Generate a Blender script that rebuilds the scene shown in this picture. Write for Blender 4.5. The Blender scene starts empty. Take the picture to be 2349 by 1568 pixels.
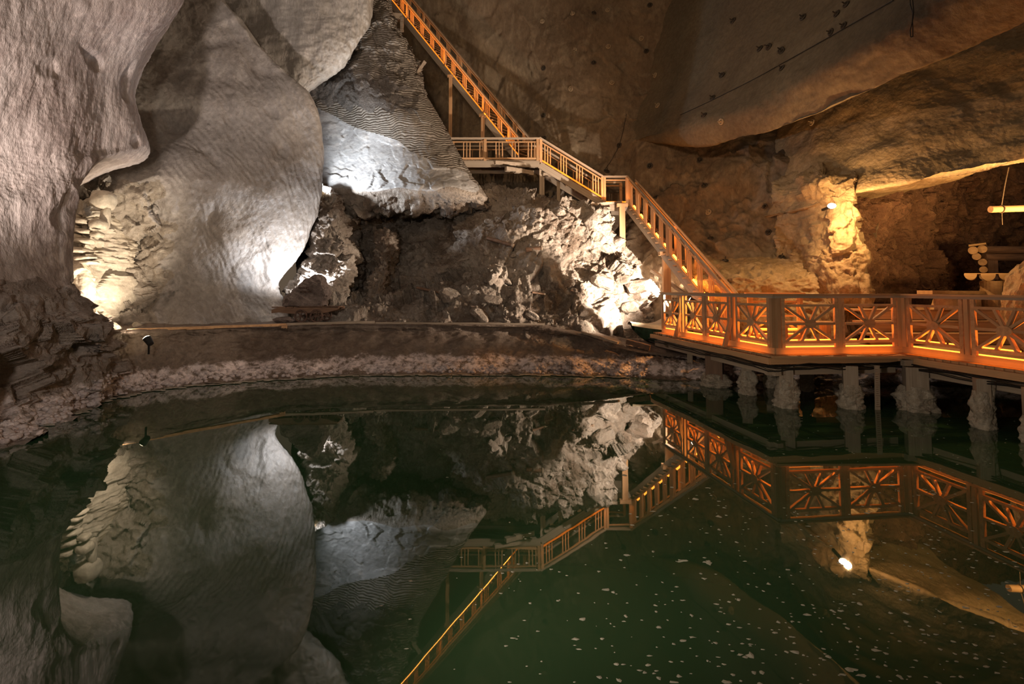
import bpy, bmesh, math, random
import numpy as np
from mathutils import Vector, Matrix
from mathutils.bvhtree import BVHTree

# ------------------------------------------------------------------ camera, world, exposure
SC = bpy.context.scene
COL = SC.collection
F, CX, HZ, TH, HCAM = 1200.0, 1174.5, 660.0, math.radians(3.0), 2.27     # focal length in px, horizon row, pitch, eye height over the lake
YP = HZ - F * math.tan(TH)
cam = bpy.data.cameras.new('camera')
cam.sensor_width = 36.0
cam.lens = F / 2349 * 36.0
cam.shift_y = (YP - 784.0) / 2349
cam.clip_end = 200
camo = bpy.data.objects.new('camera', cam)
COL.objects.link(camo)
camo.location = (0, 0, HCAM)
camo.rotation_euler = (math.pi / 2 + TH, 0, 0)
SC.camera = camo

SC.view_settings.view_transform = 'Standard'
SC.view_settings.look = 'None'
SC.view_settings.gamma = 1.0
SC.view_settings.use_curve_mapping = False
SC.view_settings.exposure = 0.0
SC.cycles.use_denoising = True
SC.cycles.max_bounces = 4
SC.cycles.diffuse_bounces = 2
SC.cycles.glossy_bounces = 2
SC.cycles.use_adaptive_sampling = True
SC.cycles.adaptive_threshold = 0.05
SC.cycles.adaptive_min_samples = 12
SC.cycles.transmission_bounces = 2
SC.cycles.sample_clamp_indirect = 4.0
SC.cycles.caustics_reflective = False
SC.cycles.caustics_refractive = False

W = bpy.data.worlds.new('cave_dark')
SC.world = W
W.use_nodes = True
W.node_tree.nodes['Background'].inputs[0].default_value = (1.0, 0.72, 0.48, 1)
W.node_tree.nodes['Background'].inputs[1].default_value = 0.105


def P(px, py, D):
    """world point seen at photo pixel (px,py) when it lies D metres ahead of the camera"""
    u = (px - CX) / F
    v = (YP - py) / F
    t = D / (math.cos(TH) - v * math.sin(TH))
    return Vector((u * t, D, HCAM + t * (math.sin(TH) + v * math.cos(TH))))


def aim(o, target):
    d = Vector(target) - o.location
    o.rotation_euler = d.to_track_quat('-Z', 'Y').to_euler()


def lamp(name, kind, loc, power, color, target=None, size=0.1, angle=None, blend=0.6, parent=None):
    l = bpy.data.lights.new(name, kind)
    l.energy = power
    l.color = color
    if kind == 'AREA':
        l.size = size
    else:
        l.shadow_soft_size = size
    if kind == 'SPOT':
        l.spot_size = math.radians(angle)
        l.spot_blend = blend
    o = bpy.data.objects.new(name, l)
    COL.objects.link(o)
    o.location = loc
    if target is not None:
        aim(o, target)
    if parent is not None:
        o.parent = parent
        o.matrix_parent_inverse = WM.get(parent.name, Matrix.Identity(4)).inverted()
    return o


WARM = (1.0, 0.80, 0.58)
WHITE = (1.0, 0.90, 0.80)
COOL = (0.90, 0.94, 1.0)
ORANGE = (1.0, 0.50, 0.16)
# floodlights of the chamber outside the picture, plus two added fill lamps
lamp('bank_flood_light', 'SPOT', P(-700, 860, 5.0), 3600, (1.0, 0.86, 0.78), P(230, -60, 11.0), 0.25, 84, 1.0)
lamp('camera_side_fill', 'SPOT', (-1.5, -2.0, 4.0), 1600, (1.0, 0.88, 0.74), P(480, 400, 14), 0.5, 92, 1.0)  # unseen general fill, added behind the camera to brighten the cave
lamp('stage_light', 'SPOT', (11.6, 9.2, 2.9), 2300, (1.0, 0.58, 0.22), P(2130, 330, 13.6), 0.3, 100, 1.0)
lamp('pier_fill_light', 'SPOT', (-2.0, 1.5, 1.2), 750, (1.0, 0.82, 0.62), (6.8, 10.5, 0.6), 0.3, 60, 1.0)  # added fill lamp that lifts the posts and boardwalk side
lamp('vault_light', 'SPOT', (-3.0, 6.0, 8.5), 1800, (1.0, 0.66, 0.37), P(1480, 180, 21), 0.15, 90, 1.0)

lamp('stair_foot_light', 'SPOT', (5.55, 13.3, 2.35), 420, (1.0, 0.42, 0.10), (3.1, 13.75, 0.3), 0.03, 62, 0.4)

# ------------------------------------------------------------------ noise
rng = np.random.default_rng(7)
_PERM = rng.permutation(256).astype(np.int32)
_PERM = np.concatenate([_PERM, _PERM, _PERM])
_G = rng.normal(size=(256, 3))
_G /= np.linalg.norm(_G, axis=1)[:, None]


def pn(p):
    i = np.floor(p).astype(np.int32)
    f = p - i
    i &= 255
    w = f * f * f * (f * (f * 6 - 15) + 10)
    out = 0.0
    for dx in (0, 1):
        a = _PERM[i[:, 0] + dx]
        wx = w[:, 0] if dx else 1 - w[:, 0]
        for dy in (0, 1):
            b = _PERM[a + i[:, 1] + dy]
            wy = w[:, 1] if dy else 1 - w[:, 1]
            for dz in (0, 1):
                g = _G[_PERM[b + i[:, 2] + dz]]
                wz = w[:, 2] if dz else 1 - w[:, 2]
                out = out + wx * wy * wz * (g[:, 0] * (f[:, 0] - dx) + g[:, 1] * (f[:, 1] - dy) + g[:, 2] * (f[:, 2] - dz))
    return out


_R1 = rng.random((256, 3))


def facet(p):
    """broken stone: every cell is a tilted flat face"""
    i = np.floor(p).astype(np.int32)
    best = np.full(len(p), 1e9)
    val = np.zeros(len(p))
    for dx in (-1, 0, 1):
        for dy in (-1, 0, 1):
            for dz in (-1, 0, 1):
                c = i + np.array((dx, dy, dz), np.int32)
                h = _PERM[_PERM[_PERM[c[:, 0] & 255] + (c[:, 1] & 255)] + (c[:, 2] & 255)]
                q = p - c - _R1[h]
                d2 = (q * q).sum(1)
                m = d2 < best
                best[m] = d2[m]
                val[m] = ((_G[h] * q).sum(1) * 1.1 + _R1[h, 0] - .5)[m]
    return val


def disp_sum(p, spec, seed=0.0):
    """spec: (frequency, amplitude, kind, stretch) ; n noise, r ridged, b billow"""
    d = np.zeros(len(p))
    for k, s in enumerate(spec):
        fr, am, kind = s[:3]
        q = p * (np.array(s[3]) if len(s) > 3 else 1.0) * fr + seed + 17.3 * k
        n = facet(q + .35 * pn(q * 1.7)[:, None]) if kind == 'f' else pn(q) * 1.6
        if kind == 'r':
            n = 0.6 - 2 * np.abs(n)
        elif kind == 'b':
            n = 2 * np.abs(n) - 0.5
        elif kind == 'c':                       # broken facets, only where the noise is high
            n = np.where(n > .35, -(n - .35) * 1.2, 0.0)
        elif kind == 't':                       # terraced
            n = np.floor(n * 4) / 4 + 0.25 * np.clip((n * 4 - np.floor(n * 4)) * 3, 0, 1)
        d += am * n
    return d


# ------------------------------------------------------------------ mesh helpers
WM = {}


def setp(o, label=None, cat=None, group=None, kind=None):
    if label: o['label'] = label
    if cat: o['category'] = cat
    if group: o['group'] = group
    if kind: o['kind'] = kind
    return o


def link(o, parent=None):
    COL.objects.link(o)
    if parent is not None:
        o.parent = parent
        o.matrix_parent_inverse = WM[parent.name].inverted()
    WM[o.name] = o.matrix_basis.copy()
    return o


def thing(name, label, cat, loc, group=None):
    o = bpy.data.objects.new(name, None)
    o.location = loc
    o.empty_display_size = 0.2
    link(o)
    return setp(o, label, cat, group)


def mesh_obj(name, verts, faces, mat, parent=None, smooth=False):
    m = bpy.data.meshes.new(name)
    m.from_pydata([tuple(v) for v in verts], [], faces)
    m.materials.append(mat)
    if smooth:
        m.polygons.foreach_set('use_smooth', [True] * len(m.polygons))
    m.update()
    return link(bpy.data.objects.new(name, m), parent)


def grid_obj(name, V, nu, nv, mat, parent=None, smooth=True):
    """V: (nv*nu,3) row major"""
    m = bpy.data.meshes.new(name)
    idx = np.arange(nu * nv).reshape(nv, nu)
    q = np.stack([idx[:-1, :-1], idx[:-1, 1:], idx[1:, 1:], idx[1:, :-1]], -1).reshape(-1)
    nf = (nu - 1) * (nv - 1)
    m.vertices.add(nu * nv)
    m.vertices.foreach_set('co', V.astype(np.float32).ravel())
    m.loops.add(nf * 4)
    m.loops.foreach_set('vertex_index', q.astype(np.int32))
    m.polygons.add(nf)
    m.polygons.foreach_set('loop_start', np.arange(0, nf * 4, 4, dtype=np.int32))
    m.polygons.foreach_set('use_smooth', np.full(nf, smooth))
    m.update(calc_edges=True)
    m.materials.append(mat)
    return link(bpy.data.objects.new(name, m), parent)


def cr(A, n):
    """Catmull-Rom resampling of A (k,...) along axis 0 into n samples"""
    k = len(A)
    t = np.linspace(0, k - 1, n)
    i = np.minimum(t.astype(int), k - 2)
    f = (t - i).reshape((-1,) + (1,) * (A.ndim - 1))
    p0, p1, p2, p3 = A[np.maximum(i - 1, 0)], A[i], A[i + 1], A[np.minimum(i + 2, k - 1)]
    m1, m2 = (p2 - p0) * 0.42, (p3 - p1) * 0.42
    h = f * f
    g = h * f
    return (2 * g - 3 * h + 1) * p1 + (g - 2 * h + f) * m1 + (-2 * g + 3 * h) * p2 + (g - h) * m2


SHEETS = {}


def sheet(name, rows, nu, nv, mat, spec, seed=0.0, mask=None, extra=None, kind='structure', towards=(0, 0, 2.3)):
    A = np.array([[tuple(P(*c)) if len(c) == 3 else tuple(c[1:]) for c in r] for r in rows], float)
    V = cr(np.swapaxes(cr(A, nv), 0, 1), nu)
    V = np.swapaxes(V, 0, 1)                       # nv,nu,3
    du = np.gradient(V, axis=1)
    dv = np.gradient(V, axis=0)
    N = np.cross(du, dv)
    N /= np.linalg.norm(N, axis=2)[..., None] + 1e-9
    mid = N[nv // 2, nu // 3]
    if np.dot(mid, np.array(towards) - V[nv // 2, nu // 3]) < 0:
        N = -N
    p = V.reshape(-1, 3)
    d = disp_sum(p, spec, seed)
    if mask is not None:
        uu, vv = np.meshgrid(np.linspace(0, 1, nu), np.linspace(0, 1, nv))
        d = d * mask(uu.ravel(), vv.ravel(), p)
    if extra is not None:
        d = d + extra(p)
    p = p + N.reshape(-1, 3) * d[:, None]
    o = grid_obj(name, p, nu, nv, mat)
    setp(o, kind=kind)
    SHEETS[name] = (o, p, nu, nv)
    return o


_BVH = {}


def hit(px, py, names):
    """the point of the named rock faces seen at a photo pixel"""
    o = Vector((0, 0, HCAM))
    d = (P(px, py, 10) - o).normalized()
    best = None
    for n in names:
        if n not in _BVH:
            _, p, nu, nv = SHEETS[n]
            st = 3 if nu > 200 else 2
            g = p.reshape(nv, nu, 3)[::st, ::st]
            b, a = g.shape[:2]
            idx = np.arange(a * b).reshape(b, a)
            q = np.stack([idx[:-1, :-1], idx[:-1, 1:], idx[1:, 1:], idx[1:, :-1]], -1).reshape(-1, 4)
            _BVH[n] = BVHTree.FromPolygons(g.reshape(-1, 3).tolist(), q.tolist())
        h = _BVH[n].ray_cast(o, d)
        if h[0] is not None and (best is None or h[3] < best[2]):
            best = (h[0], h[1] if h[1].dot(d) < 0 else -h[1], h[3])
    return best


class MB:
    def __init__(s):
        s.v, s.f = [], []

    def add(s, v, f):
        n = len(s.v)
        s.v += [Vector(a) for a in v]
        s.f += [tuple(i + n for i in a) for a in f]
        return s

    def hexa(s, p):
        return s.add(p, [(0, 3, 2, 1), (4, 5, 6, 7), (0, 1, 5, 4), (1, 2, 6, 5), (2, 3, 7, 6), (3, 0, 4, 7)])

    def beam(s, a, b, w, h, up=(0, 0, 1)):
        a, b = Vector(a), Vector(b)
        x = (b - a).normalized()
        y = Vector(up).cross(x)
        if y.length < 1e-4: y = Vector((0, 1, 0)).cross(x)
        y.normalize()
        z = x.cross(y)
        y, z = y * w / 2, z * h / 2
        return s.hexa([a - y - z, b - y - z, b + y - z, a + y - z, a - y + z, b - y + z, b + y + z, a + y + z])

    def cyl(s, a, b, r0, r1=None, n=12, cap=True):
        a, b = Vector(a), Vector(b)
        r1 = r0 if r1 is None else r1
        x = (b - a).normalized()
        y = x.orthogonal().normalized()
        z = x.cross(y)
        v = []
        for c, r in ((a, r0), (b, r1)):
            for k in range(n):
                t = 2 * math.pi * k / n
                v.append(c + y * math.cos(t) * r + z * math.sin(t) * r)
        f = [(k, (k + 1) % n, n + (k + 1) % n, n + k) for k in range(n)]
        if cap: f += [tuple(range(n - 1, -1, -1)), tuple(range(n, 2 * n))]
        return s.add(v, f)

    def tube(s, pts, r, n=6):
        for a, b in zip(pts[:-1], pts[1:]): s.cyl(a, b, r, r, n)
        return s

    def prism(s, poly, vec):
        """poly: list of 3D points, extruded by vec"""
        n = len(poly)
        v = [Vector(p) for p in poly] + [Vector(p) + Vector(vec) for p in poly]
        return s.add(v, [tuple(range(n - 1, -1, -1)), tuple(range(n, 2 * n))] + [(k, (k + 1) % n, n + (k + 1) % n, n + k) for k in range(n)])

    def torus(s, c, ax, R, r, n=18, m=6):
        c, x = Vector(c), Vector(ax).normalized()
        y = x.orthogonal().normalized()
        z = x.cross(y)
        v = []
        for i in range(n):
            t = 2 * math.pi * i / n
            e = y * math.cos(t) + z * math.sin(t)
            for j in range(m):
                q = 2 * math.pi * j / m
                v.append(c + e * (R + r * math.cos(q)) + x * r * math.sin(q))
        f = [(i * m + j, ((i + 1) % n) * m + j, ((i + 1) % n) * m + (j + 1) % m, i * m + (j + 1) % m) for i in range(n) for j in range(m)]
        return s.add(v, f)

    def build(s, name, mat, parent=None, smooth=False):
        return mesh_obj(name, s.v, s.f, mat, parent, smooth)


_UNIT = {}


def bar(name, a, b, w, h, mat, parent, up=(0, 0, 1), side=None):
    """a straight timber a->b, w across, h along up; alike pieces share one mesh"""
    a, b = Vector(a), Vector(b)
    if mat.name not in _UNIT:
        bm = bmesh.new()
        bmesh.ops.create_cube(bm, size=1.0)
        m = bpy.data.meshes.new('timber')
        bm.to_mesh(m)
        bm.free()
        m.materials.append(mat)
        _UNIT[mat.name] = m
    x = b - a
    L = x.length
    x = x / L
    y = Vector(side) if side is not None else Vector(up).cross(x)
    if y.length < 1e-4: y = Vector((0, 1, 0)).cross(x)
    y = (y - x * y.dot(x)).normalized()
    z = x.cross(y)
    M = Matrix((x, y, z)).transposed().to_4x4()
    M.translation = (a + b) / 2
    o = bpy.data.objects.new(name, _UNIT[mat.name])
    o.matrix_basis = M @ Matrix.Diagonal((L, w, h, 1))
    return link(o, parent)


_ICO = {}


def ico(sub):
    if sub not in _ICO:
        bm = bmesh.new()
        bmesh.ops.create_icosphere(bm, subdivisions=sub, radius=1.0)
        _ICO[sub] = (np.array([v.co[:] for v in bm.verts]), [tuple(v.index for v in f.verts) for f in bm.faces])
        bm.free()
    return _ICO[sub]


def lump_mesh(c, rad, seed, spec, sub=3, cut=None, rot=None):
    v, f = ico(sub)
    p = v.copy()
    if cut:                                             # squarish / flattened
        p = np.sign(p) * np.abs(p) ** cut
    d = 1 + disp_sum(v * 1.0, spec, seed)
    p = p * d[:, None] * np.array(rad)
    if rot is not None:
        p = p @ np.array(rot.to_3x3()).T
    return p + np.array(c), f


def lump(name, c, rad, seed, mat, parent=None, spec=((1.1, .35, 'n'), (2.7, .16, 'r'), (6, .06, 'n')), sub=3, cut=None, smooth=False, rot=None):
    p, f = lump_mesh(c, rad, seed, spec, sub, cut, rot)
    return mesh_obj(name, p.tolist(), f, mat, parent, smooth)


# ------------------------------------------------------------------ materials
def newmat(name):
    m = bpy.data.materials.new(name)
    m.use_nodes = True
    nt = m.node_tree
    b = nt.nodes['Principled BSDF']
    return m, nt, b


def N(nt, t, **kw):
    n = nt.nodes.new(t)
    for k, v in kw.items():
        if k in n.inputs.keys() if hasattr(n.inputs, 'keys') else False:
            n.inputs[k].default_value = v
        else:
            setattr(n, k, v)
    return n


def ramp(nt, fac, stops):
    r = nt.nodes.new('ShaderNodeValToRGB')
    e = r.color_ramp.elements
    while len(e) < len(stops): e.new(0.5)
    for k, (p, c) in enumerate(stops):
        e[k].position = p
        e[k].color = (*c, 1) if len(c) == 3 else c
    nt.links.new(fac, r.inputs[0])
    return r.outputs[0]


def mix(nt, fac, a, b, mode='MIX'):
    m = nt.nodes.new('ShaderNodeMix')
    m.data_type = 'RGBA'
    m.blend_type = mode
    for s, i in ((fac, 0), (a, 6), (b, 7)):
        if hasattr(s, 'is_linked'): nt.links.new(s, m.inputs[i])
        elif isinstance(s, tuple): m.inputs[i].default_value = (*s, 1)
        else: m.inputs[i].default_value = s
    return m.outputs[2]


def mth(nt, op, a, b=None):
    m = nt.nodes.new('ShaderNodeMath')
    m.operation = op
    for s, i in ((a, 0), (b, 1)):
        if s is None: continue
        if hasattr(s, 'is_linked'): nt.links.new(s, m.inputs[i])
        else: m.inputs[i].default_value = s
    return m.outputs[0]


def rock_mat(name, c0, c1, c2, scale=0.6, fine=9.0, bump=0.6, dist=0.05, rough=0.62, spec=0.35, stretch=(1, 1, 1), mesh=False, salt=None, streak=0.0, grooves=0.0):
    """stone: two broad tones and a vein tone, fine relief; salt=(z0,z1) a crust band above the waterline"""
    m, nt, b = newmat(name)
    g = nt.nodes.new('ShaderNodeNewGeometry')
    mp = nt.nodes.new('ShaderNodeMapping')
    nt.links.new(g.outputs['Position'], mp.inputs[0])
    mp.inputs['Scale'].default_value = stretch
    vec = mp.outputs[0]

    def noise(s, det=6, ro=0.6, dis=0.0):
        n = nt.nodes.new('ShaderNodeTexNoise')
        n.inputs['Scale'].default_value = s
        n.inputs['Detail'].default_value = det
        n.inputs['Roughness'].default_value = ro
        n.inputs['Distortion'].default_value = dis
        nt.links.new(vec, n.inputs['Vector'])
        return n.outputs[0]

    n1 = noise(scale, 3, 0.62, 0.4)
    n2 = noise(scale * 5, 4, 0.7, 0.8)
    n3 = noise(fine, 4, 0.72)
    col = ramp(nt, n1, [(0.36, c0), (0.62, c1)])
    col = mix(nt, ramp(nt, n2, [(0.50, (0, 0, 0)), (0.68, (1, 1, 1))]), col, c2)
    col = mix(nt, 0.55, col, ramp(nt, n3, [(0.3, (0.35, 0.35, 0.35)), (0.7, (1, 1, 1))]), 'MULTIPLY')
    h = n3
    if grooves or mesh:
        w = nt.nodes.new('ShaderNodeTexWave')
        w.wave_type = 'BANDS'
        w.bands_direction = 'Z' if mesh else 'DIAGONAL'
        w.inputs['Scale'].default_value = 3.8 if mesh else 2.2
        w.inputs['Distortion'].default_value = 16.0 if mesh else 9.0
        w.inputs['Detail'].default_value = 2.0
        w.inputs['Detail Scale'].default_value = 0.35 if mesh else 0.6
        nt.links.new(vec, w.inputs['Vector'])
        h = mth(nt, 'ADD', h, mth(nt, 'MULTIPLY', w.outputs[1], 0.6 if mesh else grooves))
        if mesh:
            col = mix(nt, mth(nt, 'MULTIPLY', w.outputs[1], 0.5), col, (c0[0] * .35, c0[1] * .35, c0[2] * .33))
    if salt:
        sx = nt.nodes.new('ShaderNodeSeparateXYZ')
        nt.links.new(g.outputs['Position'], sx.inputs[0])
        zz = mth(nt, 'ADD', sx.outputs[2], mth(nt, 'MULTIPLY', mth(nt, 'SUBTRACT', noise(1.6, 4, 0.75), 0.5), 0.6))
        f1 = ramp(nt, mth(nt, 'MULTIPLY', zz, 1.0), [(salt[0], (0, 0, 0)), (salt[0] + .05, (1, 1, 1)), (salt[1], (1, 1, 1)), (salt[1] + 0.10, (0, 0, 0))])
        col = mix(nt, mth(nt, 'MULTIPLY', f1, ramp(nt, noise(6, 3, .7), [(0.36, (0, 0, 0)), (0.58, (1, 1, 1))])), col, (0.82, 0.70, 0.69))
    nt.links.new(col, b.inputs['Base Color'])
    bp = nt.nodes.new('ShaderNodeBump')
    bp.inputs['Strength'].default_value = bump
    bp.inputs['Distance'].default_value = dist
    nt.links.new(h, bp.inputs['Height'])
    nt.links.new(bp.outputs[0], b.inputs['Normal'])
    b.inputs['Roughness'].default_value = rough
    b.inputs['Specular IOR Level'].default_value = spec
    return m


def wood_mat(name, c0, c1, rough=0.6, scale=(1.5, 14, 14), spec=0.3):
    m, nt, b = newmat(name)
    tc = nt.nodes.new('ShaderNodeTexCoord')
    oi = nt.nodes.new('ShaderNodeObjectInfo')
    mp = nt.nodes.new('ShaderNodeMapping')
    nt.links.new(tc.outputs['Object'], mp.inputs[0])
    nt.links.new(oi.outputs['Random'], mp.inputs['Location'])
    mp.inputs['Scale'].default_value = scale
    n = nt.nodes.new('ShaderNodeTexNoise')
    n.inputs['Scale'].default_value = 1.0
    n.inputs['Detail'].default_value = 5
    n.inputs['Roughness'].default_value = 0.65
    nt.links.new(mp.outputs[0], n.inputs['Vector'])
    col = ramp(nt, n.outputs[0], [(0.3, c0), (0.68, c1)])
    hs = nt.nodes.new('ShaderNodeHueSaturation')
    nt.links.new(col, hs.inputs['Color'])
    nt.links.new(mth(nt, 'ADD', mth(nt, 'MULTIPLY', oi.outputs['Random'], 0.35), 0.82), hs.inputs['Value'])
    nt.links.new(hs.outputs[0], b.inputs['Base Color'])
    bp = nt.nodes.new('ShaderNodeBump')
    bp.inputs['Strength'].default_value = 0.25
    bp.inputs['Distance'].default_value = 0.01
    nt.links.new(n.outputs[0], bp.inputs['Height'])
    nt.links.new(bp.outputs[0], b.inputs['Normal'])
    b.inputs['Roughness'].default_value = rough
    b.inputs['Specular IOR Level'].default_value = spec
    return m


def plain(name, c, rough=0.5, metal=0.0, var=0.25, sc=20):
    m, nt, b = newmat(name)
    tc = nt.nodes.new('ShaderNodeTexCoord')
    n = nt.nodes.new('ShaderNodeTexNoise')
    n.inputs['Scale'].default_value = sc
    n.inputs['Detail'].default_value = 4
    nt.links.new(tc.outputs['Object'], n.inputs['Vector'])
    d = tuple(x * (1 - var) for x in c)
    e = tuple(min(1, x * (1 + var)) for x in c)
    nt.links.new(ramp(nt, n.outputs[0], [(0.35, d), (0.65, e)]), b.inputs['Base Color'])
    b.inputs['Roughness'].default_value = rough
    b.inputs['Metallic'].default_value = metal
    return m


def glow(name, c, s):
    m, nt, b = newmat(name)
    b.inputs['Base Color'].default_value = (*c, 1)
    b.inputs['Emission Color'].default_value = (*c, 1)
    b.inputs['Emission Strength'].default_value = s
    return m


M_LEFT = rock_mat('rock_left', (.33, .26, .235), (.50, .43, .40), (.62, .52, .48), .55, 7, .7, .05, .55, .45, (1.6, 1.6, .55), salt=(.05, .42))
M_LOW = rock_mat('rock_left_foot', (.24, .19, .165), (.36, .295, .26), (.42, .35, .31), .7, 9, .9, .06, .7, .25, salt=(.05, .40))
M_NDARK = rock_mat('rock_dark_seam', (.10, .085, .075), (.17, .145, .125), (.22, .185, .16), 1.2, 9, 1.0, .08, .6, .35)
M_NROCK = rock_mat('rock_niche_back', (.26, .21, .165), (.36, .30, .24), (.43, .37, .30), 1.2, 9, .9, .05, .5, .5)
M_BULGE = rock_mat('rock_bulge', (.27, .23, .20), (.38, .34, .31), (.44, .39, .35), .45, 8, .7, .045, .5, .5, (1, 1, .8), grooves=.3)
M_UPPER = rock_mat('rock_upper', (.36, .32, .28), (.46, .42, .38), (.50, .45, .41), .5, 9, .6, .05, .55, .4, (1.4, 1.4, .5))
M_SLAB = rock_mat('rock_slab', (.36, .34, .33), (.52, .50, .49), (.58, .54, .51), .6, 7, .5, .04, .38, .55, (.7, 1, 1.6))
M_MESH = rock_mat('rock_net', (.24, .20, .16), (.34, .29, .24), (.28, .23, .19), .6, 9, .9, .06, .7, .25, mesh=True)
M_RUB = rock_mat('rock_rubble', (.22, .16, .12), (.46, .39, .33), (.56, .49, .43), .55, 10, 1.0, .08, .75, .2)
M_BANK = rock_mat('rock_bank', (.19, .14, .11), (.25, .19, .15), (.29, .225, .185), .7, 10, .7, .05, .7, .25, salt=(.05, .34))
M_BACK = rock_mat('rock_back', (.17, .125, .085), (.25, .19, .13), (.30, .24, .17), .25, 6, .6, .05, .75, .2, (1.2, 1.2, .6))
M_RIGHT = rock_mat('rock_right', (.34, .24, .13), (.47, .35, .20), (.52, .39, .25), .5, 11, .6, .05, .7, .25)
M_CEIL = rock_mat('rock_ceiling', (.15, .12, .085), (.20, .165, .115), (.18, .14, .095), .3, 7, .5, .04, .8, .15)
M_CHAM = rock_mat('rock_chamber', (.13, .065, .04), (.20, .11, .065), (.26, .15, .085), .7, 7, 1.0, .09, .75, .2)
M_NICHE = rock_mat('rock_niche', (.50, .42, .33), (.62, .54, .43), (.66, .58, .47), .8, 9, .5, .03, .6, .35)
M_STONE = rock_mat('rock_carted', (.17, .13, .115), (.26, .205, .185), (.32, .25, .23), 2.0, 14, .9, .04, .75, .25)
M_SALT = rock_mat('salt_crust', (.48, .40, .31), (.62, .54, .44), (.72, .65, .56), 3.0, 22, 1.0, .04, .7, .3)
M_PINK = rock_mat('salt_pink', (.62, .50, .49), (.78, .67, .66), (.84, .74, .73), 3.0, 22, .8, .03, .7, .3)
M_WOOD = wood_mat('wood_tan', (.40, .22, .11), (.60, .36, .19))
M_WOODG = wood_mat('wood_grey', (.30, .23, .17), (.46, .37, .29))
M_WOODD = wood_mat('wood_dark', (.13, .075, .05), (.26, .155, .10))
M_LOG = wood_mat('log_wood', (.34, .20, .09), (.52, .33, .16))
M_RUST = plain('rusty_iron', (.12, .070, .052), .8, .2, .4)
M_BLACK = plain('black_cable', (.012, .011, .010), .5)
M_GREY = plain('grey_metal', (.33, .31, .28), .5, .3)
M_PLATE = plain('bolt_plate', (.05, .04, .03), .7, .1, .3)
M_PALE = plain('bolt_plate_pale', (.36, .29, .20), .7, .1, .3)
M_HULL = plain('green_hull', (.035, .085, .050), .55, 0, .5, 6)
M_COVER = plain('tan_canvas', (.62, .50, .36), .8, 0, .1, 5)
M_WHITEBOX = plain('white_plastic', (.50, .46, .40), .5)
M_ROPE = plain('rope', (.20, .14, .09), .9)
M_FLECK = plain('foam', (.42, .42, .36), .9, 0, .2)
M_LED = glow('orange_led', (1.0, .22, .02), 6)
M_LEDS = glow('orange_led_stair', (1.0, .30, .03), 10)
M_LEDG = glow('orange_led_base', (1.0, .22, .012), 1.6)
M_BULB = glow('warm_lens', (1.0, .80, .52), 60)


def water_mat():
    m, nt, b = newmat('lake_water')
    b.inputs['Base Color'].default_value = (.030, .075, .034, 1)
    b.inputs['Roughness'].default_value = 0.015
    b.inputs['IOR'].default_value = 1.6
    g = nt.nodes.new('ShaderNodeNewGeometry')
    n = nt.nodes.new('ShaderNodeTexNoise')
    n.inputs['Scale'].default_value = 1.3
    n.inputs['Detail'].default_value = 2
    nt.links.new(g.outputs['Position'], n.inputs['Vector'])
    bp = nt.nodes.new('ShaderNodeBump')
    bp.inputs['Strength'].default_value = 0.03
    bp.inputs['Distance'].default_value = 0.02
    nt.links.new(n.outputs[0], bp.inputs['Height'])
    nt.links.new(bp.outputs[0], b.inputs['Normal'])
    return m


M_WATER = water_mat()

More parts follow.
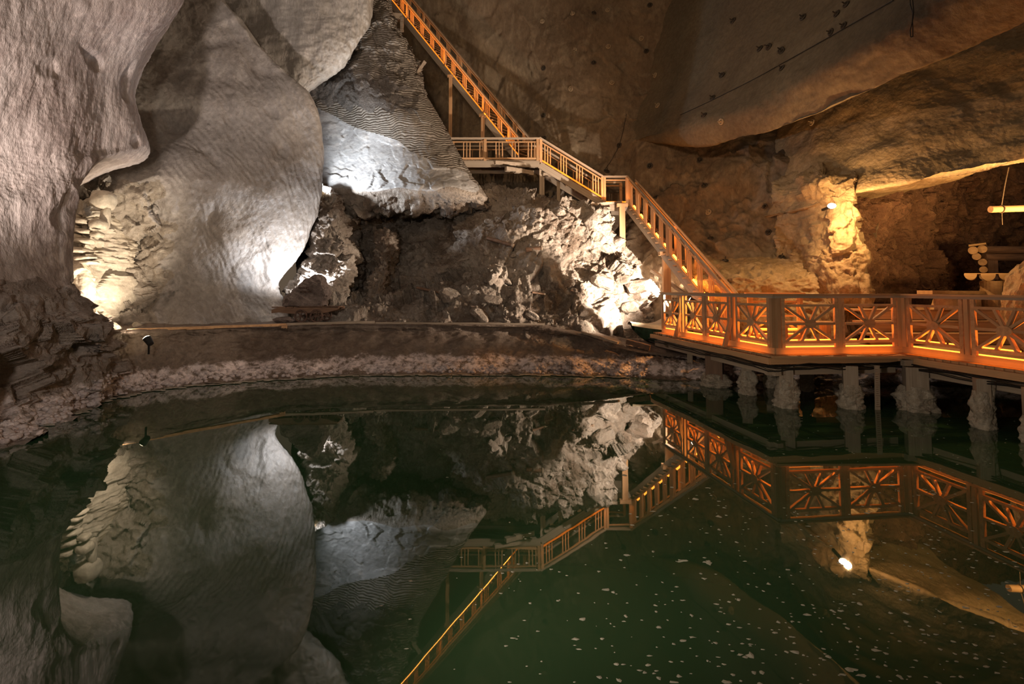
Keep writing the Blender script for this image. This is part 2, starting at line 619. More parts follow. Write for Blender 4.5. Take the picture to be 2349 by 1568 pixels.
# ------------------------------------------------------------------ the cave
# the left wall with its arch over the niche; each row runs from outside the picture to the edge and back behind it
rows = [
    [(-420, 1230, 4.6), (-180, 1120, 5.7), (0, 1055, 7.3), (110, 1000, 8.4), (190, 955, 9.6), (240, 925, 10.7), (300, 905, 12.6)],
    [(-420, 1170, 4.9), (-180, 1075, 6.1), (0, 1012, 7.6), (110, 972, 8.65), (190, 930, 9.9), (243, 905, 10.9), (300, 885, 12.8)],
    [(-420, 1090, 5.3), (-180, 1000, 6.5), (0, 945, 7.9), (110, 905, 8.9), (190, 875, 10.0), (240, 855, 10.9), (290, 840, 12.8)],
    [(-420, 960, 5.7), (-180, 890, 6.8), (0, 850, 8.1), (105, 825, 9.1), (180, 805, 10.0), (226, 808, 10.7), (262, 800, 12.6)],
    [(-420, 820, 6.0), (-180, 770, 7.1), (0, 745, 8.3), (100, 735, 9.1), (168, 742, 9.8), (204, 748, 10.3), (216, 752, 12.3)],
    [(-420, 700, 6.4), (-180, 675, 7.5), (0, 657, 8.7), (90, 655, 9.3), (140, 655, 9.8), (166, 652, 10.2), (162, 655, 12.2)],
    [(-420, 590, 6.7), (-180, 572, 7.8), (0, 560, 9.0), (80, 560, 9.6), (128, 560, 10.0), (152, 560, 10.4), (146, 560, 12.2)],
    [(-420, 480, 6.9), (-180, 470, 7.9), (0, 462, 9.1), (80, 462, 9.7), (132, 462, 10.2), (156, 462, 10.6), (150, 470, 12.4)],
    [(-420, 430, 7.0), (-180, 425, 8.0), (0, 415, 9.2), (80, 412, 9.8), (138, 412, 10.3), (170, 415, 10.8), (168, 432, 12.5)],
    [(-420, 390, 7.0), (-180, 382, 8.0), (0, 375, 9.2), (90, 372, 9.9), (170, 372, 10.5), (232, 368, 11.2), (238, 392, 13.0)],
    [(-420, 345, 7.0), (-180, 340, 8.0), (0, 335, 9.2), (110, 335, 10.0), (220, 338, 11.0), (330, 335, 12.3), (345, 365, 13.8)],
    [(-420, 270, 6.9), (-180, 268, 7.9), (0, 265, 9.1), (110, 268, 9.9), (225, 270, 10.9), (322, 272, 12.1), (330, 285, 14.2)],
    [(-420, 190, 6.8), (-180, 190, 7.8), (0, 192, 9.0), (110, 195, 9.8), (225, 200, 10.8), (314, 205, 12.0), (310, 210, 14.4)],
    [(-420, 60, 6.6), (-180, 80, 7.6), (0, 90, 8.8), (120, 95, 9.7), (245, 100, 10.8), (345, 105, 11.9), (350, 110, 14.4)],
    [(-420, -80, 6.4), (-180, -50, 7.4), (0, -20, 8.6), (140, -10, 9.6), (280, 0, 10.7), (400, 0, 11.9), (410, 0, 14.4)],
    [(-420, -300, 6.0), (-180, -260, 7.0), (0, -220, 8.2), (170, -200, 9.3), (320, -180, 10.6), (450, -160, 11.8), (470, -150, 14.4)],
]
rows = [rows[k] for k in range(len(rows))]


def m_left(u, v, p):
    return 0.8 + 0 * u


sheet('wall_left', rows, 260, 420, M_LEFT, [(.35, .25, 'n'), (.9, .12, 'n', (1, 1, .6)), (3.2, .035, 'n', (1, 1, .4)), (1.5, .3, 'c'), (8, .018, 'n', (1, 1, .4)), (18, .012, 'n'), (36, .006, 'n')], 3.1, m_left, (lambda p: .9 * disp_sum(p, [(.9, .46, 'f', (.8, .8, 1.3)), (2.1, .18, 'f', (.8, .8, 1.4)), (5, .045, 'f'), (12, .015, 'n')], 8.8) * np.clip((2.5 - p[:, 2]) / .5, 0, 1)))

o, p, nu_, nv_ = SHEETS['wall_left']
pc = p.reshape(nv_, nu_, 3)[:-1, :-1].reshape(-1, 3)
lim = 2.35 + .5 * pn(pc * .8 + 4.4) + .25 * pn(pc * 2.7 + 1.1)
o.data.materials.append(M_LOW)
o.data.polygons.foreach_set('material_index', (pc[:, 2] < lim).astype(np.int32))

# the broad rounded wall in the middle: hollow at the top, swelling towards its bright edge
limb = [(870, 690), (770, 675), (700, 655), (650, 640), (590, 690), (500, 727), (400, 741), (300, 735), (220, 702), (110, 602), (0, 512), (-130, 420), (-300, 330)]
rows = []
for y, lx in limb:
    t = max(0, min(1, (y - 100) / 600.0))
    dl, dr = 12.6 + (0.3 if y < 330 else 0), 16.0 + 0.9 * max(0, min(1, (y - 250) / 250.0))
    xl = 60
    r = []
    for k, s in enumerate((0, .2, .4, .6, .78, .92, 1.0)):
        x = xl + (lx - xl) * s
        D = dl + (dr - dl) * s - 0.75 * math.sin(math.pi * min(1, max(0, (s - .25) / .75))) * (0.4 + 0.6 * t)
        if y < 330: D += 1.3 * math.sin(math.pi * s) * (1 - t) * 0.9
        if y > 690: D -= 0.012 * (y - 690) * 0.5
        r.append((x, y, D))
    r.append((lx - 8, y, dr + 0.8))
    r.append((lx - 60, y, dr + 3.0))
    rows.append(r)


def m_center(u, v, p):
    nic = np.clip((.33 - u) / .06, 0, 1) * np.clip((5.4 - p[:, 2]) / .8, 0, 1)
    return 1.0 + 0.0 * u


sheet('wall_center', rows, 330, 360, M_BULGE, [(.45, .22, 'n'), (1.1, .08, 'n'), (2.6, .03, 'n', (1, 1, .7)), (1.3, .22, 'c'), (6, .014, 'n'), (14, .010, 'n'), (30, .006, 'n')], 11.7, m_center,
      (lambda p: disp_sum(p, [(1.0, .34, 'f'), (2.4, .14, 'f'), (6, .04, 'f')], 6.1) * np.clip((-9.15 - p[:, 0]) / .5, 0, 1) * np.clip((5.35 - p[:, 2]) / .5, 0, 1)))
o, p, nu_, nv_ = SHEETS['wall_center']
pc = p.reshape(nv_, nu_, 3)[:-1, :-1].reshape(-1, 3)
o.data.materials.append(M_NROCK)
o.data.polygons.foreach_set('material_index', ((pc[:, 0] + .7 * pn(pc * 1.6) < -9.4) & (pc[:, 2] + .5 * pn(pc * 1.3 + 7) < 5.2)).astype(np.int32))

# pale drilled wall above and behind it
edge = [(-260, 880), (-120, 868), (-20, 855), (40, 848), (85, 830), (130, 800), (170, 760), (215, 712), (250, 690)]
rows = []
for y, ex in edge:
    rows.append([(300, y, 17.6), (430, y, 17.7), (560, y, 17.6), (ex - 90, y, 17.5), (ex - 25, y, 17.7), (ex, y, 18.1), (ex - 5, y, 19.0), (ex - 30, y, 20.6)])
sheet('wall_upper', rows, 220, 200, M_UPPER, [(.5, .20, 'n'), (1.4, .10, 'n', (1, 1, .5)), (4, .04, 'n'), (10, .02, 'n'), (22, .01, 'n')], 23.0)

# the white slab and the netted rock above it
rows = [
    [(800, -190, 20.6), (850, -180, 20.3), (880, -160, 20.2), (850, -150, 21.0), (820, -150, 24)],
    [(790, -60, 20.2), (830, -60, 19.8), (860, -50, 19.6), (872, -40, 20.0), (850, -40, 23)],
    [(760, 50, 20.2), (810, 50, 19.6), (860, 45, 19.1), (905, 55, 19.4), (895, 60, 22)],
    [(700, 130, 20.2), (790, 130, 19.5), (870, 128, 18.9), (945, 130, 19.2), (935, 135, 22)],
    [(660, 190, 20.0), (760, 195, 19.3), (860, 200, 18.6), (965, 200, 19.0), (955, 205, 22)],
    [(670, 232, 20.0), (790, 262, 19.4), (900, 262, 18.4), (1000, 260, 18.9), (990, 265, 22)],
    [(670, 300, 19.9), (800, 325, 19.4), (930, 335, 18.5), (1032, 322, 18.8), (1025, 330, 22)],
    [(680, 375, 19.5), (830, 390, 18.9), (960, 392, 18.1), (1066, 385, 18.6), (1060, 392, 22)],
    [(690, 432, 19.0), (840, 432, 18.4), (990, 430, 17.7), (1098, 428, 18.3), (1100, 435, 22)],
    [(700, 452, 19.1), (850, 448, 18.4), (1000, 452, 17.9), (1118, 455, 18.3), (1120, 455, 22)],
    [(700, 478, 19.6), (850, 480, 19.2), (1000, 488, 18.6), (1122, 478, 18.9), (1125, 480, 22)],
    [(700, 480, 21.5), (850, 490, 21.5), (1000, 500, 21.0), (1120, 485, 20.8), (1125, 480, 22.5)],
]


def slabmat():
    return M_SLAB


def m_slab(u, v, p):
    return 0.16 + 0.9 * np.clip((v - 0.80) / 0.08, 0, 1) + 0.6 * np.clip((0.42 - v) / 0.1, 0, 1)


o = sheet('wall_slab', rows, 260, 330, M_SLAB, [(.5, .25, 'n'), (1.2, .22, 'f'), (3.2, .10, 'f'), (8, .04, 'n'), (18, .016, 'n')], 31.0, m_slab)
# netted stone and raw rubble take their own material, by the face's place on the rock
me = o.data
me.materials.append(M_MESH)
me.materials.append(M_RUB)
nf = len(me.polygons)
fi = np.arange(nf)
uu = (fi % 259) / 259.0
vv = (fi // 259) / 329.0
wob = 0.03 * np.sin(vv * 40) + 0.02 * np.sin(vv * 97 + 1)
mi = np.zeros(nf, np.int32)
mi[uu > np.interp(vv, [0, .35, .45, .55, .65, .74], [0.0, .05, .12, .52, .68, .78]) + wob] = 1
mi[vv > 0.745 + 0.02 * np.sin(uu * 30)] = 2
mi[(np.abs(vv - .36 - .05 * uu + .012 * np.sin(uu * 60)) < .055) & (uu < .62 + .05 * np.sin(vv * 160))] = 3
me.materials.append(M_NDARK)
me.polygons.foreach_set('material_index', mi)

# rubble slope under the slab
rows = [
    [(680, 800, 15.3), (800, 800, 15.3), (900, 800, 15.3), (1000, 800, 15.3), (1100, 800, 15.2), (1200, 800, 15.0), (1320, 810, 14.8), (1430, 815, 16.2), (1560, 815, 17.0)],
    [(680, 742, 15.9), (800, 742, 16.0), (900, 742, 16.0), (1000, 742, 15.9), (1100, 745, 15.8), (1200, 746, 15.6), (1320, 752, 15.4), (1430, 752, 16.6), (1560, 752, 17.4)],
    [(680, 690, 17.3), (800, 690, 17.5), (900, 690, 17.1), (1000, 692, 16.8), (1100, 692, 16.4), (1200, 692, 16.3), (1320, 692, 16.4), (1430, 695, 17.2), (1545, 700, 17.9)],
    [(680, 630, 18.2), (800, 630, 18.8), (900, 630, 18.8), (1000, 630, 18.2), (1100, 630, 17.1), (1200, 630, 16.9), (1320, 630, 17.0), (1430, 632, 17.4), (1512, 648, 18.2)],
    [(680, 570, 18.8), (800, 570, 19.8), (900, 570, 20.0), (1000, 570, 19.4), (1100, 570, 17.7), (1200, 570, 17.4), (1320, 572, 17.5), (1410, 575, 17.9), (1468, 592, 18.6)],
    [(680, 520, 19.2), (800, 520, 20.3), (900, 520, 20.6), (1000, 520, 20.0), (1100, 520, 18.2), (1200, 520, 17.9), (1310, 520, 18.0), (1380, 522, 18.2), (1418, 542, 18.8)],
    [(680, 475, 19.6), (800, 475, 20.8), (900, 475, 21.0), (1000, 475, 20.4), (1110, 475, 18.8), (1200, 475, 18.3), (1290, 470, 18.2), (1350, 485, 18.3), (1385, 502, 18.8)],
    [(680, 440, 19.8), (800, 440, 21.0), (900, 440, 21.2), (1000, 440, 20.6), (1130, 442, 18.8), (1190, 436, 18.6), (1255, 442, 18.8), (1310, 458, 19.0), (1350, 482, 19.5)],
    [(680, 430, 22.5), (800, 430, 22.5), (900, 430, 22.5), (1000, 430, 22.5), (1130, 438, 21), (1190, 436, 21), (1255, 442, 21), (1305, 460, 21.3), (1345, 485, 21.6)],
]
sheet('wall_rubble', rows, 460, 330, M_RUB, [(.45, .45, 'n'), (.75, .38, 'f'), (1.7, .17, 'f'), (4.0, .06, 'f'), (3, .07, 'n'), (9, .035, 'n'), (20, .02, 'n'), (40, .01, 'n')], 47.0,
      lambda u, v, p: np.clip(v / 0.16, 0.12, 1) * 0.9)

# dark back wall of the chamber
xs = (760, 940, 1100, 1250, 1400, 1550, 1700, 1850, 2010)
DD = {-330: (25, 25, 24.6, 24, 23.4, 22.8, 22, 21, 20), -120: (26, 25.8, 25.3, 24.5, 23.8, 23, 22, 21, 19.5), 60: (26, 26, 25.4, 24.5, 23.6, 22.6, 21.6, 20.3, 18.8),
      180: (26, 26, 25.2, 24.2, 23.2, 22.2, 20.9, 19.4, 18), 270: (25.6, 25.6, 24.8, 23.8, 22.6, 21.4, 19.9, 18.4, 17), 330: (25.2, 25.2, 24.4, 23.3, 22.0, 20.6, 19.0, 17.4, 16.2),
      420: (24.6, 24.6, 23.8, 22.6, 21.3, 19.6, 18.0, 16.6, 15.6), 520: (24, 24, 23.2, 22.0, 20.4, 18.6, 17.0, 15.9, 15.2), 610: (24, 24, 22.8, 21.4, 19.4, 17.8, 16.4, 15.6, 15.0), 760: (23, 23, 22, 20.5, 18.6, 17, 15.8, 15.2, 14.8)}
rows = [[(x, y, d) for x, d in zip(xs, DD[y])] for y in sorted(DD)]


def m_back(u, v, p):
    return 0.55 + 0.8 * np.clip((v - 0.5) / 0.15, 0, 1)


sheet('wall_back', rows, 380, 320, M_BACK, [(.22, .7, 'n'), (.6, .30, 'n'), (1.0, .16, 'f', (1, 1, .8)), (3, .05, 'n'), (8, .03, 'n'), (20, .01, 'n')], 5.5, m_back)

# vault that hangs in front of the right wall
def cD(px, D):
    return D * float(np.interp(px, [1440, 1700, 2000, 2600], [1, .93, .80, .72]))


vault = [
    [(1500, 40, 24.6), (1640, -80, 21.8), (1840, -190, 19.2), (2040, -300, 16.9), (2190, -390, 15.5), (2370, -490, 13.9), (2620, -640, 11.6)],
    [(1470, 190, 23.6), (1610, 110, 20.8), (1800, 10, 18.0), (1990, -90, 15.6), (2120, -170, 14.3), (2310, -270, 12.6), (2560, -420, 10.7)],
    [(1440, 320, 22.2), (1560, 265, 19.9), (1750, 175, 17.0), (1950, 60, 14.6), (2060, -5, 13.4), (2260, -115, 11.7), (2520, -260, 9.9)],
    [(1441, 323, 22.2), (1590, 293, 18.9), (1770, 225, 15.9), (1985, 105, 13.6), (2120, 40, 12.5), (2310, -50, 11.1), (2550, -170, 9.5)],
    [(1442, 326, 22.2), (1640, 324, 18.4), (1850, 268, 15.4), (2080, 165, 13.4), (2230, 105, 12.4), (2370, 43, 11.5), (2590, -60, 10.1)],
]
rows = [[(x, y, cD(x, D)) for x, y, D in r] for r in vault]
for dy, dz, k0 in ((.7, .12, .6), (2.2, .7, .5), (6.0, 2.6, .35)):
    rows.append([('w', *(P(*c) + Vector((0, dy * (k0 if n == 0 else 1), dz * (k0 if n == 0 else 1))))) for n, c in enumerate(rows[4])])
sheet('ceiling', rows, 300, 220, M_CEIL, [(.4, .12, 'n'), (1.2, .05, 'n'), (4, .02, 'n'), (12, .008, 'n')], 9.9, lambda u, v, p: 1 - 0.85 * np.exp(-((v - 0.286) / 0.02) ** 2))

# right wall above the side chamber, then the soffit running into it
ex = [(1858, 470, 14.8), (1900, 455, 14.3), (1955, 440, 13.8), (2020, 425, 13.3), (2120, 408, 12.6), (2240, 388, 12.0), (2360, 357, 11.4), (2560, 300, 10.4)]
rows = []
for fr in (0.0, .22, .45, .65, .85, 1.0):
    tops = [float(np.interp(c[0], [1640, 1850, 2080, 2230, 2370, 2590], [254, 200, 95, 35, -27, -130])) for c in ex]
    r = [('w', *(P(1858, tops[0] + (ex[0][1] - tops[0]) * fr, 14.8 + 2.4 * (1 - fr)) + Vector((-.15, 2.6, 0))))]
    for (x, y, D), ty in zip(ex, tops):
        r.append((x, ty + (y - ty) * fr, D + 2.4 * (1 - fr) - .15 * (fr > .95)))
    rows.append(r)
for dy, dz in ((.35, -.02), (1.4, -.05), (6.5, -.1)):
    r = [('w', *(P(1858, 470, 14.8) + Vector((-.15, 2.6, 0))))]
    for (x, y, D) in ex:
        r.append(('w', *(P(x, y, D - .15) + Vector((0, dy, dz)))))
    rows.append(r)
sheet('wall_right', rows, 330, 260, M_RIGHT, [(.5, .16, 'n'), (1.5, .08, 'n'), (4, .015, 'n'), (9, .012, 'n'), (20, .009, 'n'), (40, .006, 'n')], 61.0)

# the pillar that carries the lamp, with the ledge at its foot
rows = [
    [('w', *(P(1862, 330, 17.5) + Vector((-.1, 2, 0)))), (1872, 330, 17.3), (1910, 330, 17.0), (1945, 335, 16.8), (1958, 338, 16.8), ('w', *(P(1958, 338, 17) + Vector((.3, 3, 0))))],
    [('w', *(P(1862, 405, 14.6) + Vector((-.1, 2, 0)))), (1872, 405, 14.5), (1910, 405, 14.2), (1945, 405, 13.95), (1958, 408, 14.0), ('w', *(P(1958, 408, 14.0) + Vector((.3, 3, 0))))],
    [('w', *(P(1866, 460, 14.6) + Vector((-.1, 2, 0)))), (1880, 460, 14.4), (1908, 460, 13.9), (1940, 460, 13.6), (1956, 465, 13.75), ('w', *(P(1956, 465, 13.75) + Vector((.35, 3, 0))))],
    [('w', *(P(1870, 520, 14.6) + Vector((-.1, 2, 0)))), (1888, 520, 14.3), (1912, 520, 13.7), (1945, 525, 13.5), (1966, 530, 13.7), ('w', *(P(1966, 530, 13.7) + Vector((.4, 3, 0))))],
    [('w', *(P(1868, 575, 14.6) + Vector((-.1, 2, 0)))), (1888, 580, 14.2), (1920, 580, 13.6), (1960, 575, 13.4), (1984, 575, 13.6), ('w', *(P(1984, 575, 13.6) + Vector((.4, 3, 0))))],
    [('w', *(P(1860, 640, 14.6) + Vector((-.1, 2, 0)))), (1880, 640, 14.1), (1920, 640, 13.5), (1965, 640, 13.35), (1990, 640, 13.6), ('w', *(P(1990, 640, 13.6) + Vector((.4, 3, 0))))],
    [('w', *(P(1860, 780, 14.6) + Vector((-.1, 2, 0)))), (1880, 860, 14.1), (1920, 860, 13.5), (1965, 860, 13.35), (1992, 860, 13.6), ('w', *(P(1992, 860, 13.6) + Vector((.4, 3, 0))))],
]
sheet('wall_pillar', rows, 120, 220, M_RIGHT, [(1.2, .10, 'n'), (2.5, .10, 'f'), (7, .04, 'n'), (18, .02, 'n')], 71.0)
rows = [
    [(1540, 570, 19.2), (1640, 588, 17.4), (1740, 592, 16.5), (1840, 595, 15.9), (1960, 598, 15.4)],
    [(1560, 612, 16.8), (1640, 610, 16.0), (1740, 612, 15.4), (1840, 612, 15.0), (1960, 612, 14.6)],
    [(1580, 640, 15.6), (1645, 634, 15.1), (1740, 634, 14.7), (1840, 632, 14.4), (1965, 630, 14.0)],
    [(1585, 652, 15.4), (1650, 648, 15.0), (1740, 646, 14.55), (1840, 645, 14.25), (1970, 645, 13.85)],
    [(1590, 700, 15.2), (1655, 700, 14.9), (1740, 700, 14.45), (1840, 700, 14.15), (1970, 700, 13.75)],
    [(1590, 820, 15.1), (1655, 820, 14.8), (1740, 820, 14.35), (1840, 820, 14.05), (1970, 820, 13.65)],
]
sheet('floor_ledge', rows, 240, 140, M_RIGHT, [(1, .12, 'n'), (2.6, .08, 'r', (1, 1, 2)), (6, .04, 'n'), (16, .018, 'n')], 83.0)

# side chamber
rows = []
for y in (330, 420, 480, 540, 600, 660, 760, 900):
    t = (y - 330) / 430
    rows.append([(1935, max(y, 445), 14.3), (1985, max(y, 440), 14.8), (2040, max(y, 425), 15.4), (2120, y, 16.2), (2220, y, 17.0), (2340, y, 17.6), (2460, y, 17.6), (2650, y, 16.5)])
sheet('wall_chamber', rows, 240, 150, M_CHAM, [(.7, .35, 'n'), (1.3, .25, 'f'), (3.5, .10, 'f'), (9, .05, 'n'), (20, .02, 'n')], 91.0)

# the bank round the lake, up to the path
bank = [(120, 9.6, 11.4, 1.2, 13.4), (200, 10.3, 11.7, 1.25, 13.6), (260, 11.0, 12.0, 1.3, 13.8), (330, 11.5, 12.4, 1.3, 14.4), (450, 12.3, 13.4, 1.27, 15.6), (640, 13.1, 14.9, 1.22, 17.2), (800, 13.7, 15.4, 1.2, 17.5),
        (1000, 13.8, 15.5, 1.2, 17), (1200, 13.8, 15.5, 1.17, 16.6), (1330, 13.7, 15.0, .98, 16.6), (1440, 13.4, 14.4, .66, 17.2), (1540, 13.0, 14.2, .56, 17.8), (1700, 12.6, 14.0, .55, 18), (1950, 12.4, 13.8, .55, 18), (2250, 12.2, 13.6, .55, 18), (2600, 12.0, 13.5, .55, 18)]


def bw(px, D, z):
    return ('w', (px - CX) / F * D, D, z)


rows = [[], [], [], [], [], [], [], []]
for px, dw, dt, zt, db in bank:
    L = dt - dw
    for k, (d, z) in enumerate([(dw - 1.6, -.9), (dw - .05, -.06), (dw + .22, .07), (dw + .34, .20), (dw + .62 * L, .30 + .22 * zt), (dt - .10, zt - .22), (dt, zt), (db, zt + .06)]):
        rows[k].append(bw(px, d, z))
sheet('floor_bank', rows, 560, 190, M_BANK, [(.8, .12, 'n'), (2, .08, 'n', (1, 1, 1.5)), (4.5, .035, 'n'), (10, .03, 'b'), (22, .015, 'n')], 101.0,
      lambda u, v, p: np.where(v > .8, .35, 1.0) * np.clip((p[:, 2] + .25) / .35, .25, 1), towards=(0, 10, 30))

# water
m = MB()
wo = MB().add([(-25, -8, 0), (25, -8, 0), (25, 30, 0), (-25, 30, 0)], [(0, 1, 2, 3)]).build('lake_water', M_WATER)
setp(wo, 'still dark green lake filling the cave floor', 'water', None, 'stuff')

# ------------------------------------------------------------------ timber boardwalk
R = random.Random(5)
ZD, ZR = 1.0, 2.15
A0, A1, B1, C1 = Vector((4.29, 15.0, 0)), Vector((5.05, 10.1, 0)), Vector((7.72, 10.42, 0)), Vector((8.45, 5.2, 0))


def lerp(a, b, t):
    return a + (b - a) * t


def xa(y):                                            # outer edge of the planking at depth y
    if y > 9.86:
        return lerp(A0, A1, (15.0 - y) / 4.9).x - 0.2
    return lerp(B1, C1, (10.42 - y) / 5.22).x - 0.22


bw_ = thing('boardwalk', 'timber boardwalk on posts at the lakeside, glowing orange under its railings', 'boardwalk', (8, 10, 1.0))
y = 15.1
while y > 4.6:
    x0, x1 = xa(y), 13.2
    if y > 13.3: x1 = 6.9
    bar('deck_plank', (x0, y, ZD - .02), (x1, y, ZD - .02), .138, .04, M_WOOD, bw_)
    y -= .145
up = Vector((0, 0, 1))
for a, b, out in ((A0 + Vector((-.1, .1, 0)), A1, Vector((-.22, -.05, 0))), (A1, B1, Vector((-.02, -.22, 0))), (B1, C1, Vector((-.23, -.03, 0)))):
    s, e = a + out + up * (ZD - .10), b + out + up * (ZD - .10)
    if b is A1: e = A1 + Vector((-.23, -.24, ZD - .10))
    if a is A1: s, e = A1 + Vector((-.23, -.24, ZD - .10)), B1 + Vector((-.25, -.22, ZD - .10))
    if a is B1: s = B1 + Vector((-.25, -.22, ZD - .10))
    bar('edge_board', s, e, .05, .12, M_WOOD, bw_)
    inn = -out.normalized() * .18
    bar('bearer', s + inn - up * .2, e + inn - up * .2, .12, .16, M_WOODG, bw_)
    bar('bearer', s + inn * 7 - up * .2, e + inn * 7 - up * .2, .12, .16, M_WOODD, bw_)
for yy in (14.4, 12.6, 11.0):
    bar('joist', (xa(yy) + .1, yy, ZD - .13), (7.2, yy, ZD - .13), .1, .16, M_WOODG, bw_)
for yy in (9.0, 7.4, 6.0):
    bar('joist', (xa(yy) + .1, yy, ZD - .13), (12.8, yy, ZD - .13), .1, .16, M_WOODG, bw_)


def panel(parent, a, b, inward, z0=ZD, hubcol=None):
    """sunburst lattice between two points of the rail line"""
    d = (b - a).normalized()
    c = (a + b) / 2
    w = (b - a).length
    zt, zb, zh = z0 + .93, z0 + .225, z0 + .575
    hx = w / 2 - .03
    m = MB()
    for s in (-1, 1):
        p = c + d * s * (w / 2 - .025)
        m.beam(p + up * (z0 + .1), p + up * (z0 + 1.07), .05, .07, d)
    for z in (zt, zb):
        m.beam(c - d * hx + up * z, c + d * hx + up * z, .06, .045)
    o = m.build('sunburst_panel', M_WOOD, parent)
    hub = c + up * zh
    for tx, tz in ((-1, zh), (1, zh), (-1, zt), (1, zt), (-1, zb), (1, zb), (-.34, zt), (.34, zt), (-.34, zb), (.34, zb)):
        e = c + d * tx * (hx - .02) + up * tz
        q = e - hub
        s = hub + q.normalized() * .07
        e = e - q.normalized() * .02
        bar('spoke', s, e, .062, .045, M_WOOD, o, side=inward)
    poly = [hub - inward * .055 + d * (.125 * math.cos(t)) + up * (.082 * math.sin(t)) for t in [2 * math.pi * k / 20 for k in range(20)]]
    MB().prism(poly, inward * .03).build('hub', M_WOOD, o)
    m = MB().cyl(hub - inward * .02, hub + inward * .05, .028, .028, 10).build('peg', M_WOODD, o)


def railing(name, label, a, b, bays, inward, z0=ZD, brace=(), ends=(True, True), led=True, lamp_w=15):
    """posts, moulded handrail, kick board and a lattice in every bay"""
    t = thing(name, label, 'railing', (a + b) / 2 + up * z0, 'sunburst railings of the boardwalk')
    d = (b - a).normalized()
    L = (b - a).length
    bar('handrail', a + up * (z0 + 1.135) - d * .05, b + up * (z0 + 1.135) + d * .05, .13, .035, M_WOOD, t)
    bar('rail_moulding', a + up * (z0 + 1.095), b + up * (z0 + 1.095), .085, .045, M_WOODG, t)
    bar('kick_board', a + up * (z0 + .06), b + up * (z0 + .06), .045, .12, M_WOOD, t)
    n = len(bays)
    for k in range(n + 1):
        p = lerp(a, b, (bays[k - 1][1] + bays[k][0]) / 2 if 0 < k < n else (bays[0][0] / 2 if k == 0 else (1 + bays[-1][1]) / 2))
        if (k == 0 and not ends[0]) or (k == n and not ends[1]): continue
        bar('post', p + up * (z0 + .12), p + up * (z0 + 1.08), .075, .075, M_WOOD, t, up=d)
        if k in brace:
            bar('brace', p - inward * .22 + up * (z0 - .02), p - inward * .05 + up * (z0 + .62), .05, .09, M_WOOD, t, up=inward)
    for s, e in bays:
        p, q = lerp(a, b, s), lerp(a, b, e)
        panel(t, p, q, inward, z0)
        if led:
            bar('light_strip', lerp(p, q, .03) + inward * .045 + up * (z0 + .135), lerp(p, q, .97) + inward * .045 + up * (z0 + .135), .02, .02, M_LED, t)
            for f0, f1 in ((.08, .30), (.36, .64), (.70, .92)):
                bar('light_strip', lerp(p, q, f0) + inward * .06 + up * (z0 + .262), lerp(p, q, f1) + inward * .06 + up * (z0 + .262), .02, .02, M_LED, t)
            l = lamp('ledge_lamp', 'AREA', (p + q) / 2 - inward * .16 + up * (z0 + .03), lamp_w * .08, (1.0, .25, .02), None, (q - p).length * .9, parent=t)
            l.data.shape = 'RECTANGLE'
            l.data.size_y = .03
            l.rotation_euler = Matrix((d, (-inward).cross(d).normalized(), -inward)).transposed().to_euler()
            l = lamp('strip_lamp', 'AREA', (p + q) / 2 + inward * .12 + up * (z0 + .20), lamp_w, (1.0, .27, .03), (p + q) / 2 + inward * .10 + up * (z0 + 2), (q - p).length * .9, parent=t)
            l.data.shape = 'RECTANGLE'
            l.data.size_y = .04
            l.rotation_euler = (Matrix((d, inward.cross(d) if False else (up.cross(d)).normalized(), up)).transposed()).to_euler()
            l.rotation_euler.rotate_axis('X', math.pi)
    return t


nA = Vector((A1.y - A0.y, -(A1.x - A0.x), 0)).normalized()
nA = nA if nA.x > 0 else -nA
nB = Vector((0.12, 1, 0)).normalized()
nC = Vector((1, .14, 0)).normalized()
railing('sunburst_railing', 'four-bay sunburst railing running back towards the white rubble slope', A0, A1,
        [(.02, .225), (.275, .47), (.49, .69), (.745, .97)], nA, brace=(1, 3))
railing('sunburst_railing', 'two-bay sunburst railing facing the lake in the middle of the boardwalk', A1, B1,
        [(.05, .485), (.515, .95)], nB)
railing('sunburst_railing', 'sunburst railing at the photo edge beside the half-log table', B1, C1,
        [(.03, .235), (.265, .47), (.50, .705), (.735, .94)], nC)
railing('sunburst_railing', 'short sunburst railing at the foot of the lower stairs', Vector((5.9, 13.15, 0)), Vector((7.25, 13.1, 0)), [(.06, .94)], Vector((0, -1, 0)), led=True)

# cables and boxes along the edge of the planking
for k in range(4):
    pts = []
    for q in np.linspace(0, 1, 40):
        for_a = A0 + Vector((-.33, .1, 0))
        cs = [A0 + Vector((-.36, .15, 0)), A1 + Vector((-.30, -.30, 0)), B1 + Vector((-.30, -.30, 0)), C1 + Vector((-.30, 0, 0))]
        s = q * 3
        i = min(2, int(s))
        p = lerp(cs[i], cs[i + 1], s - i)
        pts.append(p + up * (ZD - .17 - .028 * k + .018 * math.sin(q * 31 + k * 2.1) + .012 * math.sin(q * 77 + k)))
    setp(MB().tube(pts, .012, 5).build('cable', M_BLACK), ['uppermost black cable clipped along the boardwalk edge', 'second black cable down along the boardwalk edge', 'third black cable down along the boardwalk edge', 'lowest black cable sagging under the boardwalk edge'][k], 'cable', 'cables along the boardwalk edge')


def boxthing(name, label, cat, px, py, D, w, h, dp, mat, lidmat=None):
    c = P(px, py, D)
    t = thing(name, label, cat, c)
    MB().beam(c - Vector((w / 2, 0, 0)), c + Vector((w / 2, 0, 0)), dp, h).build('case', mat, t)
    MB().beam(c - Vector((w * .56, 0, -h * .52)), c + Vector((w * .56, 0, h * .52)), dp * 1.1, h * .12).build('lid', lidmat or mat, t)
    m = MB().cyl(c - up * h * .8, c - up * h * .4, h * .16, h * .16, 8).build('gland', M_BLACK, t)
    return t


